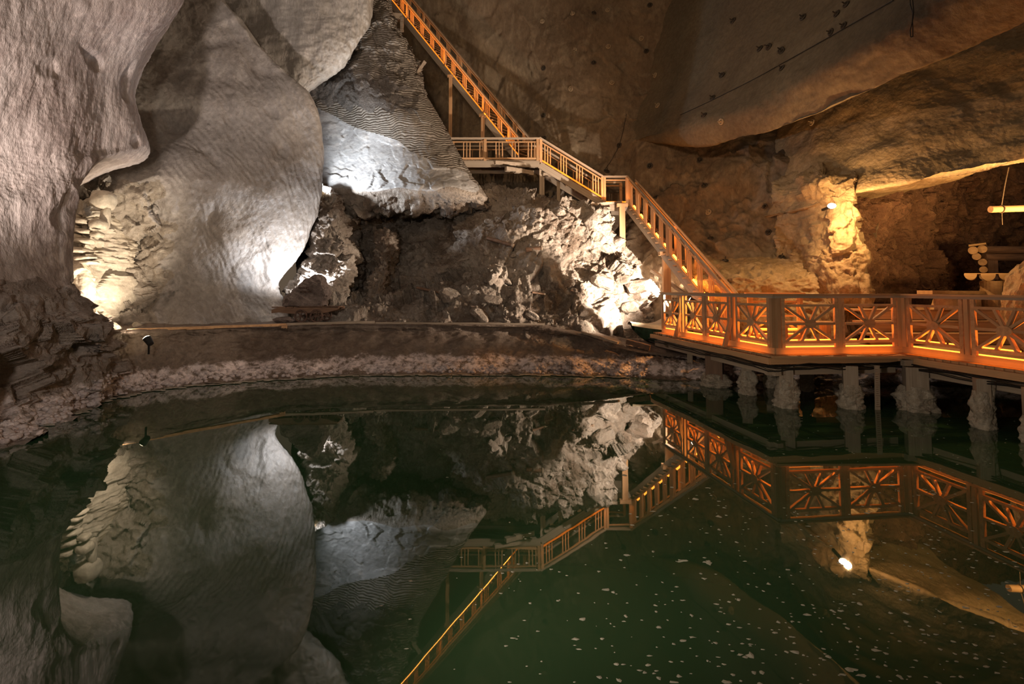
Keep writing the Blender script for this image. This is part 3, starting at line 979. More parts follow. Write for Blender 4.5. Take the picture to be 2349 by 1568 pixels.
boxthing('junction_box', 'small pale junction box under the boardwalk, nearest the cable coil', 'junction box', 1524, 771, 14.35, .10, .09, .06, M_WHITEBOX)
boxthing('junction_box', 'white tilted junction box hanging beside the dark plank bulkhead', 'junction box', 1636, 801, 12.2, .13, .11, .08, M_WHITEBOX)
boxthing('junction_box', 'white junction box just left of the salted post under the railing corner', 'junction box', 1680, 807, 11.35, .10, .11, .08, M_WHITEBOX)
boxthing('junction_box', 'pale block under the corner where the boardwalk turns', 'junction box', 2080, 832, 9.9, .16, .10, .10, M_WOODG)
# flat floodlight on the edge
c = P(1592, 783, 13.0)
t = thing('floodlight_housing', 'flat grey floodlight housing tilted over the boardwalk edge', 'lamp', c)
m = MB()
a, b, e, g = P(1577, 790, 12.9), P(1600, 797, 12.75), P(1612, 780, 13.05), P(1588, 775, 13.2)
m.prism([a, b, e, g], (0, 0, -.05)).build('housing', M_GREY, t)
MB().beam(lerp(a, e, .45) - up * .15, lerp(a, e, .45) - up * .03, .03, .2, (1, 0, 0)).build('bracket', M_BLACK, t)
# coil of cable
c = P(1532, 786, 14.3)
setp(MB().torus(c, (.3, -1, .1), .11, .018).torus(c + Vector((.015, -.03, -.01)), (.2, -1, .2), .105, .016).build('cable_coil', M_ROPE, None, True), 'pale coil of cable hanging under the far end of the boardwalk', 'cable coil')

# ------------------------------------------------------------------ posts in the lake
def pier(px, wpx, yt, yw, label, seed, round_=False, wood=None, top=.80, crust=1.0, squat=.5):
    D = F * HCAM / (yw - HZ)
    x = (px - CX) / F * D
    w = wpx / F * D
    t = thing('pier_post', label, 'post', (x, D, 0), 'posts under the boardwalk')
    if round_: MB().cyl((x, D, -.8), (x, D, top), w * .42, w * .42, 14).build('post', wood or M_WOODG, t, False)
    else: bar('post', (x, D, -.8), (x, D, top), w * .72, w * .72, wood or M_WOODG, t, up=(.5, 1, 0))
    # crust of salt grown up from the waterline
    n, k = 40, 44
    V = []
    for j in range(k):
        z = -.12 + (squat + .12) * j / (k - 1)
        for i in range(n):
            a = 2 * math.pi * i / n
            V.append((math.cos(a), math.sin(a), z))
    V = np.array(V)
    q = np.column_stack([V[:, 0] * w * .5, V[:, 1] * w * .5, V[:, 2]])
    bl = disp_sum(q, [(5, .13, 'b'), (11, .08, 'b'), (26, .03, 'n')], seed * 7.7)
    fl = np.clip((squat - q[:, 2]) / (squat * .45), 0, 1) ** .6
    env = (.36 + .16 * fl + bl * 1.1 * fl * crust) * w * 1.05
    rr = np.maximum(env, .02)
    sq = 1 / np.maximum(np.abs(V[:, 0]), np.abs(V[:, 1])) ** .55
    q[:, 0] = x + V[:, 0] * rr * sq
    q[:, 1] = D + V[:, 1] * rr * sq
    f = [(j * n + i, j * n + (i + 1) % n, (j + 1) * n + (i + 1) % n, (j + 1) * n + i) for j in range(k - 1) for i in range(n)]
    mesh_obj('salt_crust', q.tolist(), f, M_SALT, t, True)
    return t


pier(1580, 16, 800, 862, 'slim salt-crusted post standing on the shore under the boardwalk', 1, squat=.35)
pier(1635, 50, 800, 882, 'wide dark plank bulkhead post with salt at its foot', 2, wood=M_WOODD, squat=.30)
pier(1708, 30, 815, 900, 'square grey post crusted with salt below the far railing corner', 3)
pier(1797, 40, 838, 929, 'thick pale post with bulging salt, under the railing corner', 4, squat=.55)
pier(1942, 40, 838, 931, 'post lit amber with a flared salt foot, under the middle railing', 5, squat=.45)
pier(2090, 58, 850, 936, 'broad twin-faced post beside the measuring staff', 6, squat=.45)
pier(2240, 36, 870, 976, 'salt-wrapped post beside the thin dripping salt spike', 7, squat=.6)
pier(2350, 34, 900, 1010, 'salt-crusted post cut by the photo edge', 8, squat=.4)
pier(1842, 24, 845, 893, 'shadowed thin post behind the thick pale post', 9, squat=.45)
pier(1760, 22, 845, 885, 'dim post in the shadows between two pale posts', 10, squat=.4)
# measuring staff
c = P(2014, 935, F * HCAM / (935 - HZ))
t = thing('measuring_staff', 'narrow wooden measuring staff with dark ticks standing in the water', 'staff', (c.x, c.y, 0))
bar('board', (c.x - .02, c.y, -.6), (c.x + .01, c.y, .82), .085, .03, M_WOODG, t, up=(0, 1, 0))
for k in range(18):
    z = .06 + k * .04
    bar('tick', (c.x - .015 - (.02 if k % 5 else .03), c.y - .018, z), (c.x + .01 + (.0 if k % 5 else .02), c.y - .018, z), .006, .008, M_WOODD, t)
# dripping salt spike
c = P(2278, 970, F * HCAM / (978 - HZ))
t = thing('salt_spike', 'thin salt stalactite reaching from the boardwalk beam to the water', 'salt', (c.x, c.y, 0))
MB().cyl((c.x, c.y, .30), (c.x, c.y, .80), .018, .07, 9).build('drip', M_SALT, t, True)
lump('foot', (c.x, c.y, .10), (.055, .055, .16), 3.3, M_SALT, t, smooth=True)
MB().cyl((c.x, c.y, .05), (c.x, c.y, .34), .02, .016, 7).build('stem', M_SALT, t, True)

# ------------------------------------------------------------------ stairs
def flight(name, label, lo, hi, side, rail_h, ngroups, posts, far=True, led='glow', step=.19, lampw=10, group='wooden stairs on the cave wall'):
    """lo/hi: near edge of the walking line; side: horizontal vector across"""
    t = thing(name, label, 'stairs', lo, group)
    d = (hi - lo)
    L = d.length
    dn = d / L
    W_ = Vector(side)
    wn = W_.normalized()
    wd = W_.length
    for k, o in enumerate((Vector((0, 0, 0)), W_)):
        if k == 1 and not far: break
        bar('stringer', lo + o - up * .17, hi + o - up * .17, .06, .24, M_WOODG, t, side=wn)
        bar('bottom_rail', lo + o + up * .04, hi + o + up * .04, .07, .06, M_WOOD, t, side=wn)
        bar('middle_rail', lo + o + up * (rail_h - .13), hi + o + up * (rail_h - .13), .05, .045, M_WOOD, t, side=wn)
        bar('handrail', lo + o + up * rail_h, hi + o + up * rail_h, .12, .06, M_WOODG, t, side=wn)
        for s in posts:
            p = lerp(lo, hi, s) + o
            bar('post', p - up * .05, p + up * (rail_h - .03), .10, .10, M_WOOD, t, side=wn)
        for g in range(ngroups):
            s0 = (g + .5) / ngroups
            for j in (-1, 0, 1):
                p = lerp(lo, hi, s0) + dn * j * .12 + o
                bar('baluster', p + up * .05, p + up * (rail_h - .14), .035, .035, M_WOOD, t, side=wn)
    if abs(hi.z - lo.z) > .5:
        n = int((hi.z - lo.z) / step)
        for k in range(n):
            p = lerp(lo, hi, (k + .5) / n)
            bar('tread', p, p + W_, .26, .035, M_WOOD, t, up=(0, 0, 1))
    else:
        n = max(2, int(L / .2))
        for k in range(n):
            p = lerp(lo, hi, (k + .5) / n) - up * .03
            bar('floor_board', p, p + W_, L / n * .96, .035, M_WOODG, t)
    if led:
        segs = max(2, ngroups)
        if led == 'glow':
            bar('light_strip', lo - wn * .042 + up * .045, hi - wn * .042 + up * .045, .012, .05, M_LEDG, t, side=wn)
        else:
            for g in range(segs):
                for s0, s1 in ((-.22, .22),):
                    a, b = lerp(lo, hi, (g + s0) / segs), lerp(lo, hi, (g + s1) / segs)
                    bar('light_strip', a + wn * .10 + up * .16, b + wn * .10 + up * .16, .04, .055, M_LEDS, t, side=wn)
        c = (lo + hi) / 2 + (wn * .2 + up * .16 if led != 'glow' else -wn * .22 + up * .10)
        l = lamp('strip_lamp', 'AREA', c, lampw, (1.0, .34, .05), None, L * .95, parent=t)
        l.data.shape = 'RECTANGLE'
        l.data.size_y = .05
        nz = wn.cross(dn)
        nz = nz if nz.z > 0 else -nz
        l.rotation_euler = Matrix((dn, (-nz).cross(dn), -nz)).transposed().to_euler()
    return t


lo3, hi3 = P(1677, 765, 13.6), P(1440, 466, 19.4)
hw = Vector((hi3.x - lo3.x, hi3.y - lo3.y, 0)).normalized()
sd = Vector((-hw.y, hw.x, 0))
sd = sd if sd.x > 0 else -sd
flight('lower_stairs', 'lower wooden stair flight with bright yellow light dashes, leading down to the boardwalk', lo3, hi3, Vector((.50, .75, 0)), 1.02, 11, (0.02, .52, .99), led='dash', lampw=60)
a2, b2 = P(1440, 466, 19.4), P(1385, 466, 19.4)
flight('stair_landing', 'small square wooden landing between the lower and middle stair flights', b2, a2, Vector((0, 1.1, 0)), 1.0, 0, (.03, .97), led='glow', lampw=4)
lo2, hi2 = P(1385, 458, 19.4), P(1238, 368, 19.4)
flight('middle_stairs', 'middle wooden stair flight with groups of three balusters and a glowing orange base', lo2, hi2, Vector((0, 1.1, 0)), .86, 4, (.02, .98), led='glow', lampw=22)
flight('stair_landing', 'long horizontal wooden landing with pale handrail beside the netted rock', P(1015, 366, 19.4), P(1238, 366, 19.4), Vector((0, 1.1, 0)), .80, 6, (.44, .98), led=None)
lo1, hi1 = P(1190, 358, 20.1), P(830, -84, 24.2)
flight('upper_stairs', 'upper wooden stair flight climbing steeply out of the top of the photo', lo1, hi1, Vector((.60, .75, 0)), .74, 15, (.05, .19, .42, .665, .9), led='glow', lampw=110)

FRONT = [('support_post', 'thin timber post under the upper stair flight, half pale and half rusty', 1033, 178, 300, 21.6, .14, 'w'),
         ('support_post', 'short post under the foot of the upper stair flight', 1107, 268, 345, 20.7, .15, 'w'),
         ('support_post', 'stubby square post under the head of the middle stairs', 1243, 378, 428, 19.6, .20, 'g'),
         ('support_post', 'slim short post beside the stubby post under the middle stairs', 1281, 400, 442, 19.6, .13, 'g'),
         ('support_post', 'tall double timber post holding up the small stair landing', 1428, 474, 590, 19.0, .22, 'w'),
         ('support_post', 'pale double timber post under the lower stair flight behind the railing', 1530, 585, 690, 16.9, .26, 'w')]
for nm, lb, px, y0, y1, D, w, k in FRONT:
    a, b = P(px, y1, D), P(px, y0, D)
    b = Vector((a.x, a.y, b.z))
    t = thing(nm, lb, 'post', a, 'posts under the stairs')
    mt = M_WOOD if k == 'w' else M_WOODG
    bar('timber', a - Vector((w * .25, 0, .4)), b - Vector((w * .25, 0, 0)), w * .45, w * .6, mt, t, side=(1, 0, 0))
    bar('timber', a - Vector((-w * .25, -.04, .4)), b - Vector((-w * .25, -.04, 0)), w * .5, w * .6, mt, t, side=(1, 0, 0))
    bar('head_block', b - Vector((w * .9, 0, -.05)), b + Vector((w * .9, 0, .05)), w * .9, .12, mt, t)


def plank(name, label, pts, w, h, mat, cat='beam', group=None):
    a, b = P(*pts[0]), P(*pts[1])
    m = MB()
    n = 6
    for k in range(n):
        p, q = lerp(a, b, k / n), lerp(a, b, (k + 1) / n)
        j = .06 * h * math.sin(k * 2.3)
        m.beam(p + up * j, q + up * j, w * (1 - .05 * (k % 2)), h * (1 - .08 * ((k + 1) % 3)))
    return setp(m.build(name, mat), label, cat, group, 'thing')


plank('timber_beam', 'split pale log jutting out under the long stair landing', ((1135, 373, 19.0), (1228, 380, 19.6)), .16, .13, M_WOODG)
plank('timber_beam', 'second rough log below the split log under the landing', ((1160, 387, 19.0), (1222, 397, 19.5)), .18, .17, M_WOODG)
plank('timber_beam', 'rough log cross-piece between the two short posts under the stairs', ((1246, 400, 19.5), (1278, 403, 19.5)), .12, .12, M_WOODG)
plank('timber_beam', 'pale squared beam end sticking out left of the small landing', ((1337, 472, 18.9), (1424, 464, 19.3)), .22, .10, M_WOODG)
plank('timber_beam', 'lower squared beam under the pale beam of the small landing', ((1342, 480, 19.0), (1400, 478, 19.3)), .2, .10, M_WOODG)
plank('timber_beam', 'dark horizontal beam under the long stair landing', ((1035, 385, 20.0), (1240, 380, 20.0)), .14, .14, M_WOODD)
plank('timber_beam', 'stub of pale board leaning from the netted rock edge', ((952, 176, 19.6), (975, 141, 19.8)), .08, .13, M_WOODG)
plank('timber_beam', 'thick log end on the netted rock under the upper stairs', ((862, 34, 20.4), (922, 40, 20.8)), .25, .24, M_WOODG)
plank('timber_beam', 'short upright timber below the log end at the top stairs', ((922, 40, 20.7), (922, 72, 20.7)), .13, .13, M_WOODG)
plank('timber_beam', 'long slanting board lying on the slope under the lower stairs', ((1495, 620, 17.6), (1580, 680, 16.4)), .14, .10, M_WOODG)

for lb, a, b, w in (('thin stick with a pale sawn end poking out of the rubble slope', (1220, 673), (1248, 677), .07), ('dark broken stick lying low on the lit rubble slope', (1308, 668), (1358, 675), .07),
                    ('short dark board end high in the rubble slope', (1118, 549), (1176, 566), .13), ('dark log butt bedded in the middle of the rubble slope', (1206, 576), (1242, 572), .15),
                    ('rough stick lying along the dark foot of the rubble', (958, 662), (1010, 674), .09)):
    ha, hb = hit(*a, ['wall_rubble']), hit(*b, ['wall_rubble'])
    if ha and hb:
        t = thing('timber_stick', lb, 'stick', ha[0], 'timbers in the rubble')
        o_ = Vector((0, -.10, .04))
        MB().cyl(ha[0] + o_, hb[0] + o_, w / 2, w / 2 * .8, 9).build('shaft', M_WOODD, t)
        MB().cyl(hb[0] + o_ - (hb[0] - ha[0]).normalized() * .02, hb[0] + o_ + (hb[0] - ha[0]).normalized() * .03, w * .55, w * .5, 9).build('sawn_end', M_WOODG, t)

# ------------------------------------------------------------------ path edge and cart
plank('edge_plank', 'long bare plank edging the path, lit at its end by the niche spotlight', ((290, 757, 12.2), (655, 744, 14.75)), .10, .07, M_WOOD, 'plank')
plank('edge_plank', 'weathered plank edging the path below the loaded cart', ((658, 743, 14.8), (860, 738, 15.3)), .12, .07, M_WOODG, 'plank')
plank('edge_plank', 'thin dusty plank edging the path along the rubble slope', ((862, 740, 15.3), (1250, 743, 15.3)), .08, .05, M_WOODG, 'plank')
plank('edge_plank', 'plank sloping down the bank towards the green boat', ((1335, 762, 15.0), (1418, 786, 14.3)), .12, .06, M_WOODG, 'plank')
plank('edge_plank', 'short squared timber lying on the shore below the green boat', ((1438, 783, 14.5), (1490, 797, 14.2)), .15, .14, M_WOODD, 'plank')
plank('edge_plank', 'tiny cross block joining two path planks under the cart', ((646, 748, 14.65), (659, 748, 14.7)), .12, .10, M_WOOD, 'plank')

CD = 15.55
ct = P(705, 738, CD)
cart = thing('mine_cart', 'old wooden mine cart with four iron spoked wheels on the path', 'cart', ct)


def cx_(px, py, dd=0.0):
    q = P(px, py, CD)
    return Vector((q.x, q.y + dd, q.z))


for dd in (-.04, .46):
    m = MB()
    prof = [(624, 710), (638, 705), (672, 706), (690, 702), (745, 702), (777, 703), (777, 709), (762, 713), (742, 718), (690, 718), (670, 719), (640, 716), (624, 718)]
    m.prism([cx_(x, y, dd) for x, y in prof], (0, .10, 0))
    m.build('side_beam', M_WOODD, cart)
for k in range(9):
    px = 632 + k * 17
    bar('bed_board', cx_(px, 704, -.04), cx_(px, 704, .6), .2, .03, M_WOODD, cart, up=(0, 0, 1))
m = MB().cyl(cx_(694, 724, -.18), cx_(694, 724, .72), .025, .025, 8).build('axle', M_RUST, cart)
m = MB().cyl(cx_(729, 724, -.18), cx_(729, 724, .72), .025, .025, 8).build('axle', M_RUST, cart)
for px in (694, 729):
    for dd in (-.12, .66):
        c = cx_(px, 724, dd)
        w = MB().torus(c, (0, 1, 0), .172, .027, 26, 8).build('wheel', M_RUST, cart, True)
        MB().cyl(c + Vector((0, -.05, 0)), c + Vector((0, .05, 0)), .042, .042, 12).build('wheel_hub', M_RUST, w)
        for s in range(6):
            a = s * math.pi / 3 + .3
            e = Vector((math.cos(a), 0, math.sin(a)))
            bar('wheel_spoke', c + e * .03, c + e * .17, .022, .018, M_RUST, w, up=(0, 1, 0))
bar('brake_bar', cx_(742, 716, .1), cx_(758, 729, .1), .03, .03, M_RUST, cart)
MB().torus(cx_(752, 722, -.05), (0, 1, 0), .06, .012, 14, 6).build('coupling_ring', M_RUST, cart, True)
# the block on it
prof = [(646, 702), (645, 692), (650, 677), (666, 673), (670, 665), (684, 655), (700, 640), (712, 636), (727, 629), (737, 631), (740, 648), (745, 662), (750, 672), (748, 684), (740, 692), (739, 701)]
m = MB()
V, Fc = [], []
nn = len(prof)
lay = [(-.02, .93), (.03, .99), (.22, 1.0), (.42, .99), (.50, .92)]
cc = cx_(697, 672)
for dy, sc_ in lay:
    for x, y in prof:
        q = cx_(x, y, dy)
        V.append(((q.x - cc.x) * sc_ + cc.x, q.y + .02 * math.sin(x * 1.7 + y), (q.z - ct.z - .42) * sc_ + ct.z + .42))
for k in range(len(lay) - 1):
    for i in range(nn):
        Fc.append((k * nn + i, k * nn + (i + 1) % nn, (k + 1) * nn + (i + 1) % nn, (k + 1) * nn + i))
Fc += [tuple(range(nn - 1, -1, -1)), tuple(range((len(lay) - 1) * nn, len(lay) * nn))]
blk = mesh_obj('salt_block', V, Fc, M_STONE)
setp(blk, 'dark pointed block of rock salt with a carved inscription, loaded on the cart', 'rock')
me = blk.data
bm = bmesh.new()
bm.from_mesh(me)
bmesh.ops.triangulate(bm, faces=bm.faces)
bmesh.ops.subdivide_edges(bm, edges=bm.edges, cuts=4, use_grid_fill=True)
co = np.array([v.co[:] for v in bm.verts])
nrm = np.array([v.normal[:] for v in bm.verts])
dd = disp_sum(co, [(3, .05, 'n'), (7, .03, 'r'), (18, .012, 'n')], 2.0)
for v, n_, d_ in zip(bm.verts, nrm, dd): v.co += Vector(n_ * d_)
bm.to_mesh(me)
bm.free()
# worn, unreadable chiselled strokes in two lines
q = random.Random(3)
m = MB()
for row, (y, x0, x1, h) in enumerate(((660, 687, 708, 5), (669, 690, 716, 5))):
    x = x0
    while x < x1:
        k = q.choice((0, 1, 2))
        a, b = cx_(x, y - h / 2, -.035), cx_(x + (0, 1.2, -1.0)[k], y + h / 2, -.035)
        m.beam(a, b, .012, .02, (0, 1, 0))
        if k == 1: m.beam(cx_(x, y, -.035), cx_(x + 2, y, -.035), .02, .012)
        x += 2.6
m.build('carved_lettering', M_RUST, blk)
lump('support_stone', tuple(cx_(655, 733, -.1)), (.30, .18, .10), 9.1, M_STONE, None).name = 'path_stone'
setp(bpy.data.objects['path_stone'], 'low grey stone on the path against the cart wheel', 'rock')

# ------------------------------------------------------------------ boat
bc = P(1530, 790, 15.9)
boat = thing('rowing_boat', 'green rowing boat under a tan canvas cover, drawn up beside the boardwalk', 'boat', bc)
n, k = 26, 11
V = []
for j in range(n):
    s = j / (n - 1)
    x = bc.x - 1.05 + 2.6 * s
    hw_ = .52 * (math.sin(math.pi * min(1, s * .95 + .05) ** .75)) ** .7 + .01
    sheer = 1.14 - .10 * math.sin(math.pi * s) + .06 * (1 - s)
    keel = .60 + .38 * (1 - min(1, s * 4)) ** 2 + .2 * max(0, (s - .8) * 5) ** 2
    for i in range(k):
        a = math.pi * i / (k - 1)
        V.append((x + .06 * math.sin(a) * (1 - s), bc.y - hw_ * math.cos(a), sheer - (sheer - keel) * math.sin(a) ** .7))
f = [(j * k + i, j * k + i + 1, (j + 1) * k + i + 1, (j + 1) * k + i) for j in range(n - 1) for i in range(k - 1)]
mesh_obj('hull', V, f, M_HULL, boat, True)
V = []
for j in range(n):
    s = j / (n - 1)
    x = bc.x - 1.12 + 2.74 * s
    hw_ = .56 * (math.sin(math.pi * min(1, s * .95 + .05) ** .75)) ** .7 + .03
    sheer = 1.15 - .10 * math.sin(math.pi * s) + .06 * (1 - s)
    pk = .05 + .26 * math.exp(-((s - .42) / .13) ** 2) + .22 * math.exp(-((s - .80) / .12) ** 2)
    for i in range(k):
        e = -1 + 2 * i / (k - 1)
        V.append((x, bc.y + e * hw_ * 1.03, sheer - (.06 if abs(e) > .99 else 0) + pk * (1 - abs(e)) ** .9))
mesh_obj('canvas_cover', V, f, M_COVER, boat, False)

# ------------------------------------------------------------------ lamps in view
def spotlight(label, px, py, D, target, power, col, angle, size=.10, lens=True, blend=.6, hood=M_BLACK, energy=True):
    c = P(px, py, D)
    t = thing('spotlight', label, 'lamp', c - up * .2, 'floodlights in the cave')
    d = (Vector(target) - c).normalized()
    MB().cyl(c - d * .16, c + d * .02, size * .75, size, 18).build('housing', hood, t)
    MB().cyl(c + d * .015, c + d * .03, size * .9, size * .9, 18).build('lens', M_BULB if lens else M_GREY, t)
    bar('stand', c - d * .08 - up * .28, c - d * .08, .03, .03, M_BLACK, t)
    if power:
        lamp('spot_bulb', 'SPOT', c + d * .05, power, col, target, size * .6, angle, blend, parent=t)
    return t


spotlight('small spotlight on the bank, its bright lens aimed into the stone niche', 338, 777, 11.75, P(205, 575, 12.4), 1050, (1.0, .84, .64), 86, .085, blend=.8)
spotlight('dark hooded spotlight turned away beside the niche foot', 225, 806, 11.2, P(120, 500, 11.8), 0, WARM, 60, .09, lens=False)
spotlight('floodlight hidden behind the salt block on the cart', 714, 672, 16.25, P(700, 540, 16.9), 560, COOL, 170, .06)
spotlight('floodlight standing behind the rounded wall edge, shining on the white slab', 731, 432, 17.75, P(960, 330, 19.2), 900, (.84, .92, 1.0), 150, .08)
spotlight('bright floodlight behind the far end of the railing lighting the rubble slope', 1585, 690, 14.5, P(1250, 560, 17.4), 4600, (1.0, .82, .64), 100, .10)
spotlight('small white spotlight clamped under the lower stair flight', 1571, 652, 17.25, P(1200, 540, 17.6), 1700, (1.0, .82, .64), 110, .07)
c = P(1908, 472, 13.0)
t = thing('wall_lamp', 'glaring oval wall lamp on the rock pillar beside the side chamber', 'lamp', c)
p, f = lump_mesh(c, (.10, .07, .065), 0, (), 3)
mesh_obj('globe', p.tolist(), f, M_BULB, t, True)
MB().beam(c + Vector((0, .07, -.02)), c + Vector((.06, .5, -.03)), .05, .06).build('bracket', M_BLACK, t)
lamp('wall_bulb', 'POINT', c + Vector((0, -.16, .0)), 360, (1.0, .56, .22), None, .08, parent=t)

# ------------------------------------------------------------------ stage with log furniture
st = thing('stage_steps', 'wide plank steps rising from the boardwalk into the side chamber', 'steps', (10.6, 11.7, 1.0))
for k in range(3):
    z = ZD + .25 * (k + 1)
    yy = 11.75 + .42 * k
    bar('riser', (8.0 + .2 * k, yy, z - .14), (14, yy, z - .14), .04, .20, M_WOOD, st)
    n = 3 if k < 2 else 22
    for j in range(n):
        bar('tread_plank', (7.95 + .2 * k, yy + .06 + j * .145, z - .02), (14, yy + .06 + j * .145, z - .02), .138, .04, M_WOOD, st)
ZS = 1.75
TD = 12.9
tb = thing('half_log_table', 'rustic table of three half logs on a thick stump leg', 'table', P(2272, 705, TD))
for px, r in ((2226, 15), (2267, 17.5), (2306, 15.5)):
    c = P(px, 628, TD)
    rr = r / F * TD
    poly = [c + Vector((rr * math.cos(a), 0, -rr * .92 * math.sin(a))) for a in np.linspace(0, math.pi, 13)]
    MB().prism(poly, (.82, .9, 0)).build('half_log', M_LOG, tb)
a = P(2212, 628, TD)
b = P(2328, 628, TD)
MB().prism([a, b, b + up * .02, a + up * .02], (.82, .9, 0)).build('table_top', M_LOG, tb)
c = P(2273, 646, TD + .25)
MB().cyl((c.x, c.y, ZS), (c.x, c.y, c.z + .02), .20, .215, 20).build('stump_leg', M_LOG, tb)
bar('cross_piece', P(2294, 648, TD + .2), P(2322, 648, TD + .2), .3, .15, M_LOG, tb)
bn = thing('plank_bench', 'low plank bench with a pale sawn end, propped on a tapered stump', 'bench', P(2170, 705, 12.5))
a, b = P(2121, 670, 12.5), P(2262, 671, 13.4)
MB().beam(a, b, .34, .085).build('seat', M_LOG, bn)
c = P(2168, 690, 12.7)
MB().cyl((c.x, c.y, ZS), (c.x, c.y, c.z + .13), .30, .20, 18).build('stump', M_LOG, bn)
c = P(2232, 690, 13.2)
MB().cyl((c.x, c.y, ZS), (c.x, c.y, c.z + .16), .16, .16, 14).build('stump', M_LOG, bn)
hut = thing('log_hut', 'dim log hut with stacked round log ends at its corner', 'hut', P(2270, 700, 15.4))
for px, py, r in ((2232, 574, 9), (2253, 571, 9), (2240, 588, 8), (2254, 601, 8), (2256, 618, 7.5), (2256, 634, 7.5), (2256, 650, 7.5), (2256, 666, 7.5), (2256, 682, 7.5)):
    c = P(px, py, 15.2)
    MB().cyl(c, c + Vector((1.5, 1.6, 0)), r / F * 15.2, r / F * 15.2, 16).build('log', M_LOG, hut)
a = P(2222, 565, 15.1)
b = P(2262, 560, 15.1)
MB().prism([a, b, b + up * .05, a + up * .05], (1.5, 1.6, 0)).build('roof_board', M_LOG, hut)
for k in range(2):
    a, b = P(2256, 572 + k * 17, 15.4), P(2460, 576 + k * 17, 15.4)
    MB().cyl(a, b, .11, .11, 14).build('lintel_log', M_WOODD, hut)
bar('door_post', P(2270, 590, 15.45), Vector((P(2270, 590, 15.45).x, 15.45, ZS)), .30, .2, M_WOODD, hut, up=(0, 1, 0))
bar('door_post', P(2440, 590, 15.45), Vector((P(2440, 590, 15.45).x, 15.45, ZS)), .30, .2, M_WOODD, hut, up=(0, 1, 0))
hl = thing('hanging_log', 'peeled log hanging level on a rope in the side chamber', 'log', P(2330, 478, 11.2))
a, b = P(2272, 480, 11.2), P(2470, 474, 11.2)
MB().cyl(a, b, .072, .066, 14).build('pole', M_LOG, hl)
c = lerp(a, b, .13)
MB().torus(c, (1, 0, 0), .078, .014, 16, 6).build('rope_wrap', M_ROPE, hl, True)
MB().tube([c + up * .07, P(2306, 420, 11.4), P(2314, 384, 11.7)], .010, 6).build('rope', M_ROPE, hl)
MB().tube([c - up * .07, c - up * .34], .006, 5).build('cord', M_ROPE, hl)
o = lump('rock_salt_boulder', tuple(P(2372, 700, 10.4)), (.50, .42, .92), 5.2, M_RIGHT, None, ((.9, .22, 'n'), (2.2, .12, 'r'), (6, .05, 'n')), 5)
setp(o, 'tall pale salt boulder at the photo edge behind the railing', 'rock')
bb = thing('deck_bench', 'low plank bench on the boardwalk behind the middle railing', 'bench', (7.4, 12.3, 1.0))
bar('seat', (6.2, 12.35, 1.46), (7.5, 12.35, 1.46), .36, .05, M_WOOD, bb)
for x in (6.35, 7.35):
    bar('leg', (x, 12.35, 1.0), (x, 12.35, 1.435), .1, .3, M_WOOD, bb, up=(0, 1, 0))

# ------------------------------------------------------------------ stones
def stones(parent, items, mat, D0, seedbase, sub=3, cut=.6):
    for k, (px, py, w, h, D) in enumerate(items):
        c = P(px, py, D)
        lump('stone', tuple(c), (w / 2 / F * D, .5 * max(w, 22) / F * D, h / 2 / F * D), seedbase + k * 3.7, mat, parent, ((.8, .16, 'n'), (2.2, .10, 'r'), (5, .04, 'n')), sub, cut, True,
             Matrix.Rotation(R.uniform(-.15, .15), 4, 'Y'))


rows = []
for y, xr, D in ((455, 214, 12.9), (485, 212, 12.7), (520, 216, 12.6), (560, 208, 12.5), (600, 212, 12.45), (640, 218, 12.4), (690, 230, 12.35), (730, 242, 12.3), (752, 276, 12.2), (768, 286, 12.15), (778, 250, 12.1)):
    rows.append([(120, y, D + .1), (160, y, D - .1), ((160 + xr) / 2, y, D - .2), (xr - 8, y, D), (xr, y, D + .35), ('w', *(P(xr, y, D) + Vector((-.1, 1.6, 0))))])
sheet('wall_niche', rows, 110, 260, M_NICHE, [(1.2, .14, 'n'), (1.6, .12, 'f', (.8, .8, .8)), (12, .015, 'n'), (26, .008, 'n')], 153.0, None, (lambda p: disp_sum(p, [(2.0, .07, 't', (.8, .8, 2.2)), (4.5, .05, 'f', (.6, .6, 2.0))], 4.4) * np.clip((p[:, 2] - 2.75) / .25, 0.1, 1)))
niche = SHEETS['wall_niche'][0]
stones(niche, [(166, 497, 34, 13, 12.5), (186, 508, 36, 14, 12.5), (166, 520, 34, 14, 12.45), (190, 530, 34, 13, 12.45), (170, 541, 38, 13, 12.4), (192, 552, 36, 13, 12.4), (226, 514, 32, 24, 12.6), (222, 538, 26, 14, 12.55), (236, 458, 46, 46, 12.8), (242, 500, 18, 56, 12.8),
               (184, 574, 48, 14, 12.3), (196, 592, 40, 11, 12.3), (204, 602, 34, 10, 12.3)], M_NICHE, 11.5, 1.3, 3, .75)
rub = SHEETS['wall_rubble'][0]
for k in range(60):
    px, py = R.uniform(860, 1500), R.uniform(480, 735)
    h = hit(px, py, ['wall_rubble'])
    if not h: continue
    s = R.uniform(.06, .24) * (1.0 if k % 4 else 1.7)
    lump('stone', tuple(h[0]), (s, s * R.uniform(.6, 1), s * R.uniform(.45, .8)), k * 1.9, M_RUB, rub, ((.9, .3, 'n'), (2.4, .2, 'r')), 2, .8, False, Matrix.Rotation(R.uniform(-.8, .8), 4, 'Y'))
